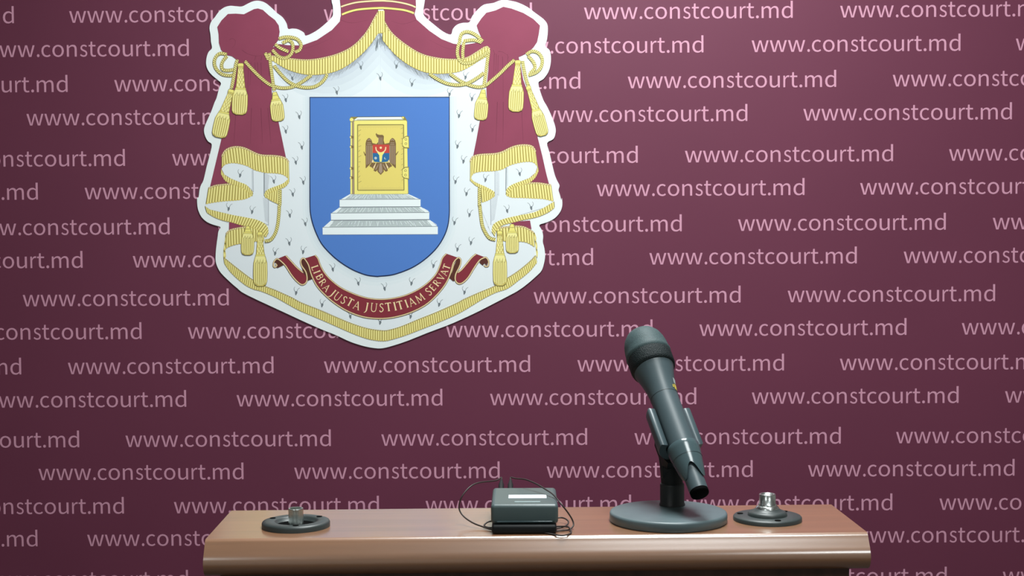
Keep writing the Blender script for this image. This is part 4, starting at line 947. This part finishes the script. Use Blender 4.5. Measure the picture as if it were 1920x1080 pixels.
b = MB(); b.lathe([(.0262, SB), (.0276, SB + .002), (.0280, SB + .005), (.0272, SB + .0075), (.0268, SB + .015), (.0255, SB + .023), (.0230, SB + .0305), (.019, SB + .0365), (.013, SB + .0410), (.0065, SB + .0428), (0, SB + .0432)], M_CAP, 64, ML, cap1=False); b.build('grille', t)
# small gold and silver mark on the right flank
M_GM = mat('gold_mark', (236, 214, 96), 0.3, .3); M_SM = mat('silver_mark', (190, 204, 204), 0.3, .3)
b = MB()
def patch(z0, z1, a0, a1, m, r0):
    ring = lambda z: [tuple(ML @ Vector((r0(z) * cos(radians(a)), r0(z) * sin(radians(a)), z))) for a in [a0 + (a1 - a0) * i / 6 for i in range(7)]]
    b.loft([ring(z0), ring((z0 + z1) / 2), ring(z1)], m, closed=False)
rr = lambda z: .0171 + max(0, z - .142) * .12 + max(0, z - .156) * .12
patch(.1415, .1490, 24, 52, M_GM, rr); patch(.1505, .1580, 26, 50, M_SM, rr)
patch(.1430, .1470, 56, 62, M_GM, rr)
b.build('badge', t)

# ================================================================ bodypack with its cables
M_PACK = mat('pack_plastic', (76, 92, 93), 0.38)
t = empty('wireless_bodypack', (0.0022, -1.4805, ZT))
tag(t, 'dark grey wireless bodypack lying on the lectern with thin black cable looped around it', 'bodypack')
W2 = .0372
b = MB(); b.rbox(-W2, W2, .0015, .106, .0095, .0315, M_PACK, .0042)
b.build('case', t)
b = MB(); b.rbox(-W2 + .006, W2 - .006, .0, .03, .0115, .0135, M_SKIRT, .0009, 2); b.build('seam_strip', t)
b = MB(); b.rbox(-W2 + .001, W2 - .002, -.006, .10, .0005, .0100, M_BLK, .003, 3); b.build('belt_clip_shadow', t)  # belt clip as black plate, drawn forward to stand for the contact shadow
M_PALE = mat('pale_silver', (236, 242, 250), 0.35, .0)
b = MB(); b.box(-.0180, .0250, .037, .057, .0315, .0320, M_PALE); b.build('label', t)  # bright pale strip across the top of the case
b = MB(); b.box(-.0110, .0175, .0150, .0200, .0315, .0318, mat('pale_highlight', (150, 170, 172), 0.4)); b.build('painted_highlight', t)  # highlight near the front edge, painted as a pale strip
for x in (-.0275, -.0165):
    b = MB(); b.lathe([(.0031, 0), (.0033, .002), (.0033, .026), (.0026, .030), (.0018, .040), (.0010, .045)], M_BLK, 20, Matrix.Translation((x, .1035, .0262)) @ Matrix.Rotation(-pi / 2 + .16, 4, 'X')); b.build('plug', t)
M_CAB = mat('cable_rubber', (52, 44, 42), 0.5)
TL = Matrix.Translation((-0.0022, 1.4805, -ZT))
CB = [[(-0.0253, -1.333, 1.1530), (-0.0257, -1.324, 1.1545), (-0.0317, -1.345, 1.1545), (-0.0505, -1.4, 1.1619), (-0.0609, -1.42, 1.16), (-0.0697, -1.43, 1.1503), (-0.0725, -1.427, 1.138), (-0.068, -1.432, 1.1300), (-0.0572, -1.447, 1.1254), (-0.0449, -1.457, 1.1225), (-0.0326, -1.468, 1.1213), (-0.0178, -1.470, 1.1213), (.01, -1.472, 1.1213)],
      [(-0.0143, -1.333, 1.1530), (-0.0139, -1.324, 1.1545), (-0.0073, -1.345, 1.1567), (0.0035, -1.38, 1.1618), (0.0158, -1.4, 1.1604), (0.0259, -1.42, 1.1578), (0.0352, -1.44, 1.1547), (0.0431, -1.46, 1.1483), (0.0502, -1.46, 1.1392), (0.0557, -1.457, 1.1298), (0.0568, -1.460, 1.1242), (0.0523, -1.467, 1.1213), (0.0444, -1.473, 1.1213), (0.0325, -1.476, 1.1213), (.01, -1.476, 1.1213)],
      [(-.005, -1.474, 1.1213), (0.0177, -1.480, 1.1213), (0.0269, -1.487, 1.1213), (0.0349, -1.4925, 1.1209), (0.043, -1.496, 1.1207), (0.0501, -1.492, 1.121), (0.0535, -1.482, 1.1213), (0.0511, -1.466, 1.1235), (0.0418, -1.46, 1.1231), (0.0299, -1.46, 1.1225), (.015, -1.462, 1.1213)],
      [(.02, -1.432, 1.1225), (0.0335, -1.43, 1.1249), (0.0428, -1.425, 1.1257), (0.0487, -1.43, 1.1255), (0.052, -1.44, 1.1239), (0.0492, -1.452, 1.1225), (0.0417, -1.462, 1.1218), (0.0297, -1.465, 1.1216)],
      [(-.02, -1.44, 1.1225), (-.036, -1.445, 1.126), (-.043, -1.452, 1.1235), (-.040, -1.460, 1.1225), (-.03, -1.462, 1.122)]]
for P in CB:
    b = MB(); b.tube([tuple(TL @ Vector(p)) for p in spline(P, 6)], .0009, M_CAB, 8); b.build('cable', t)
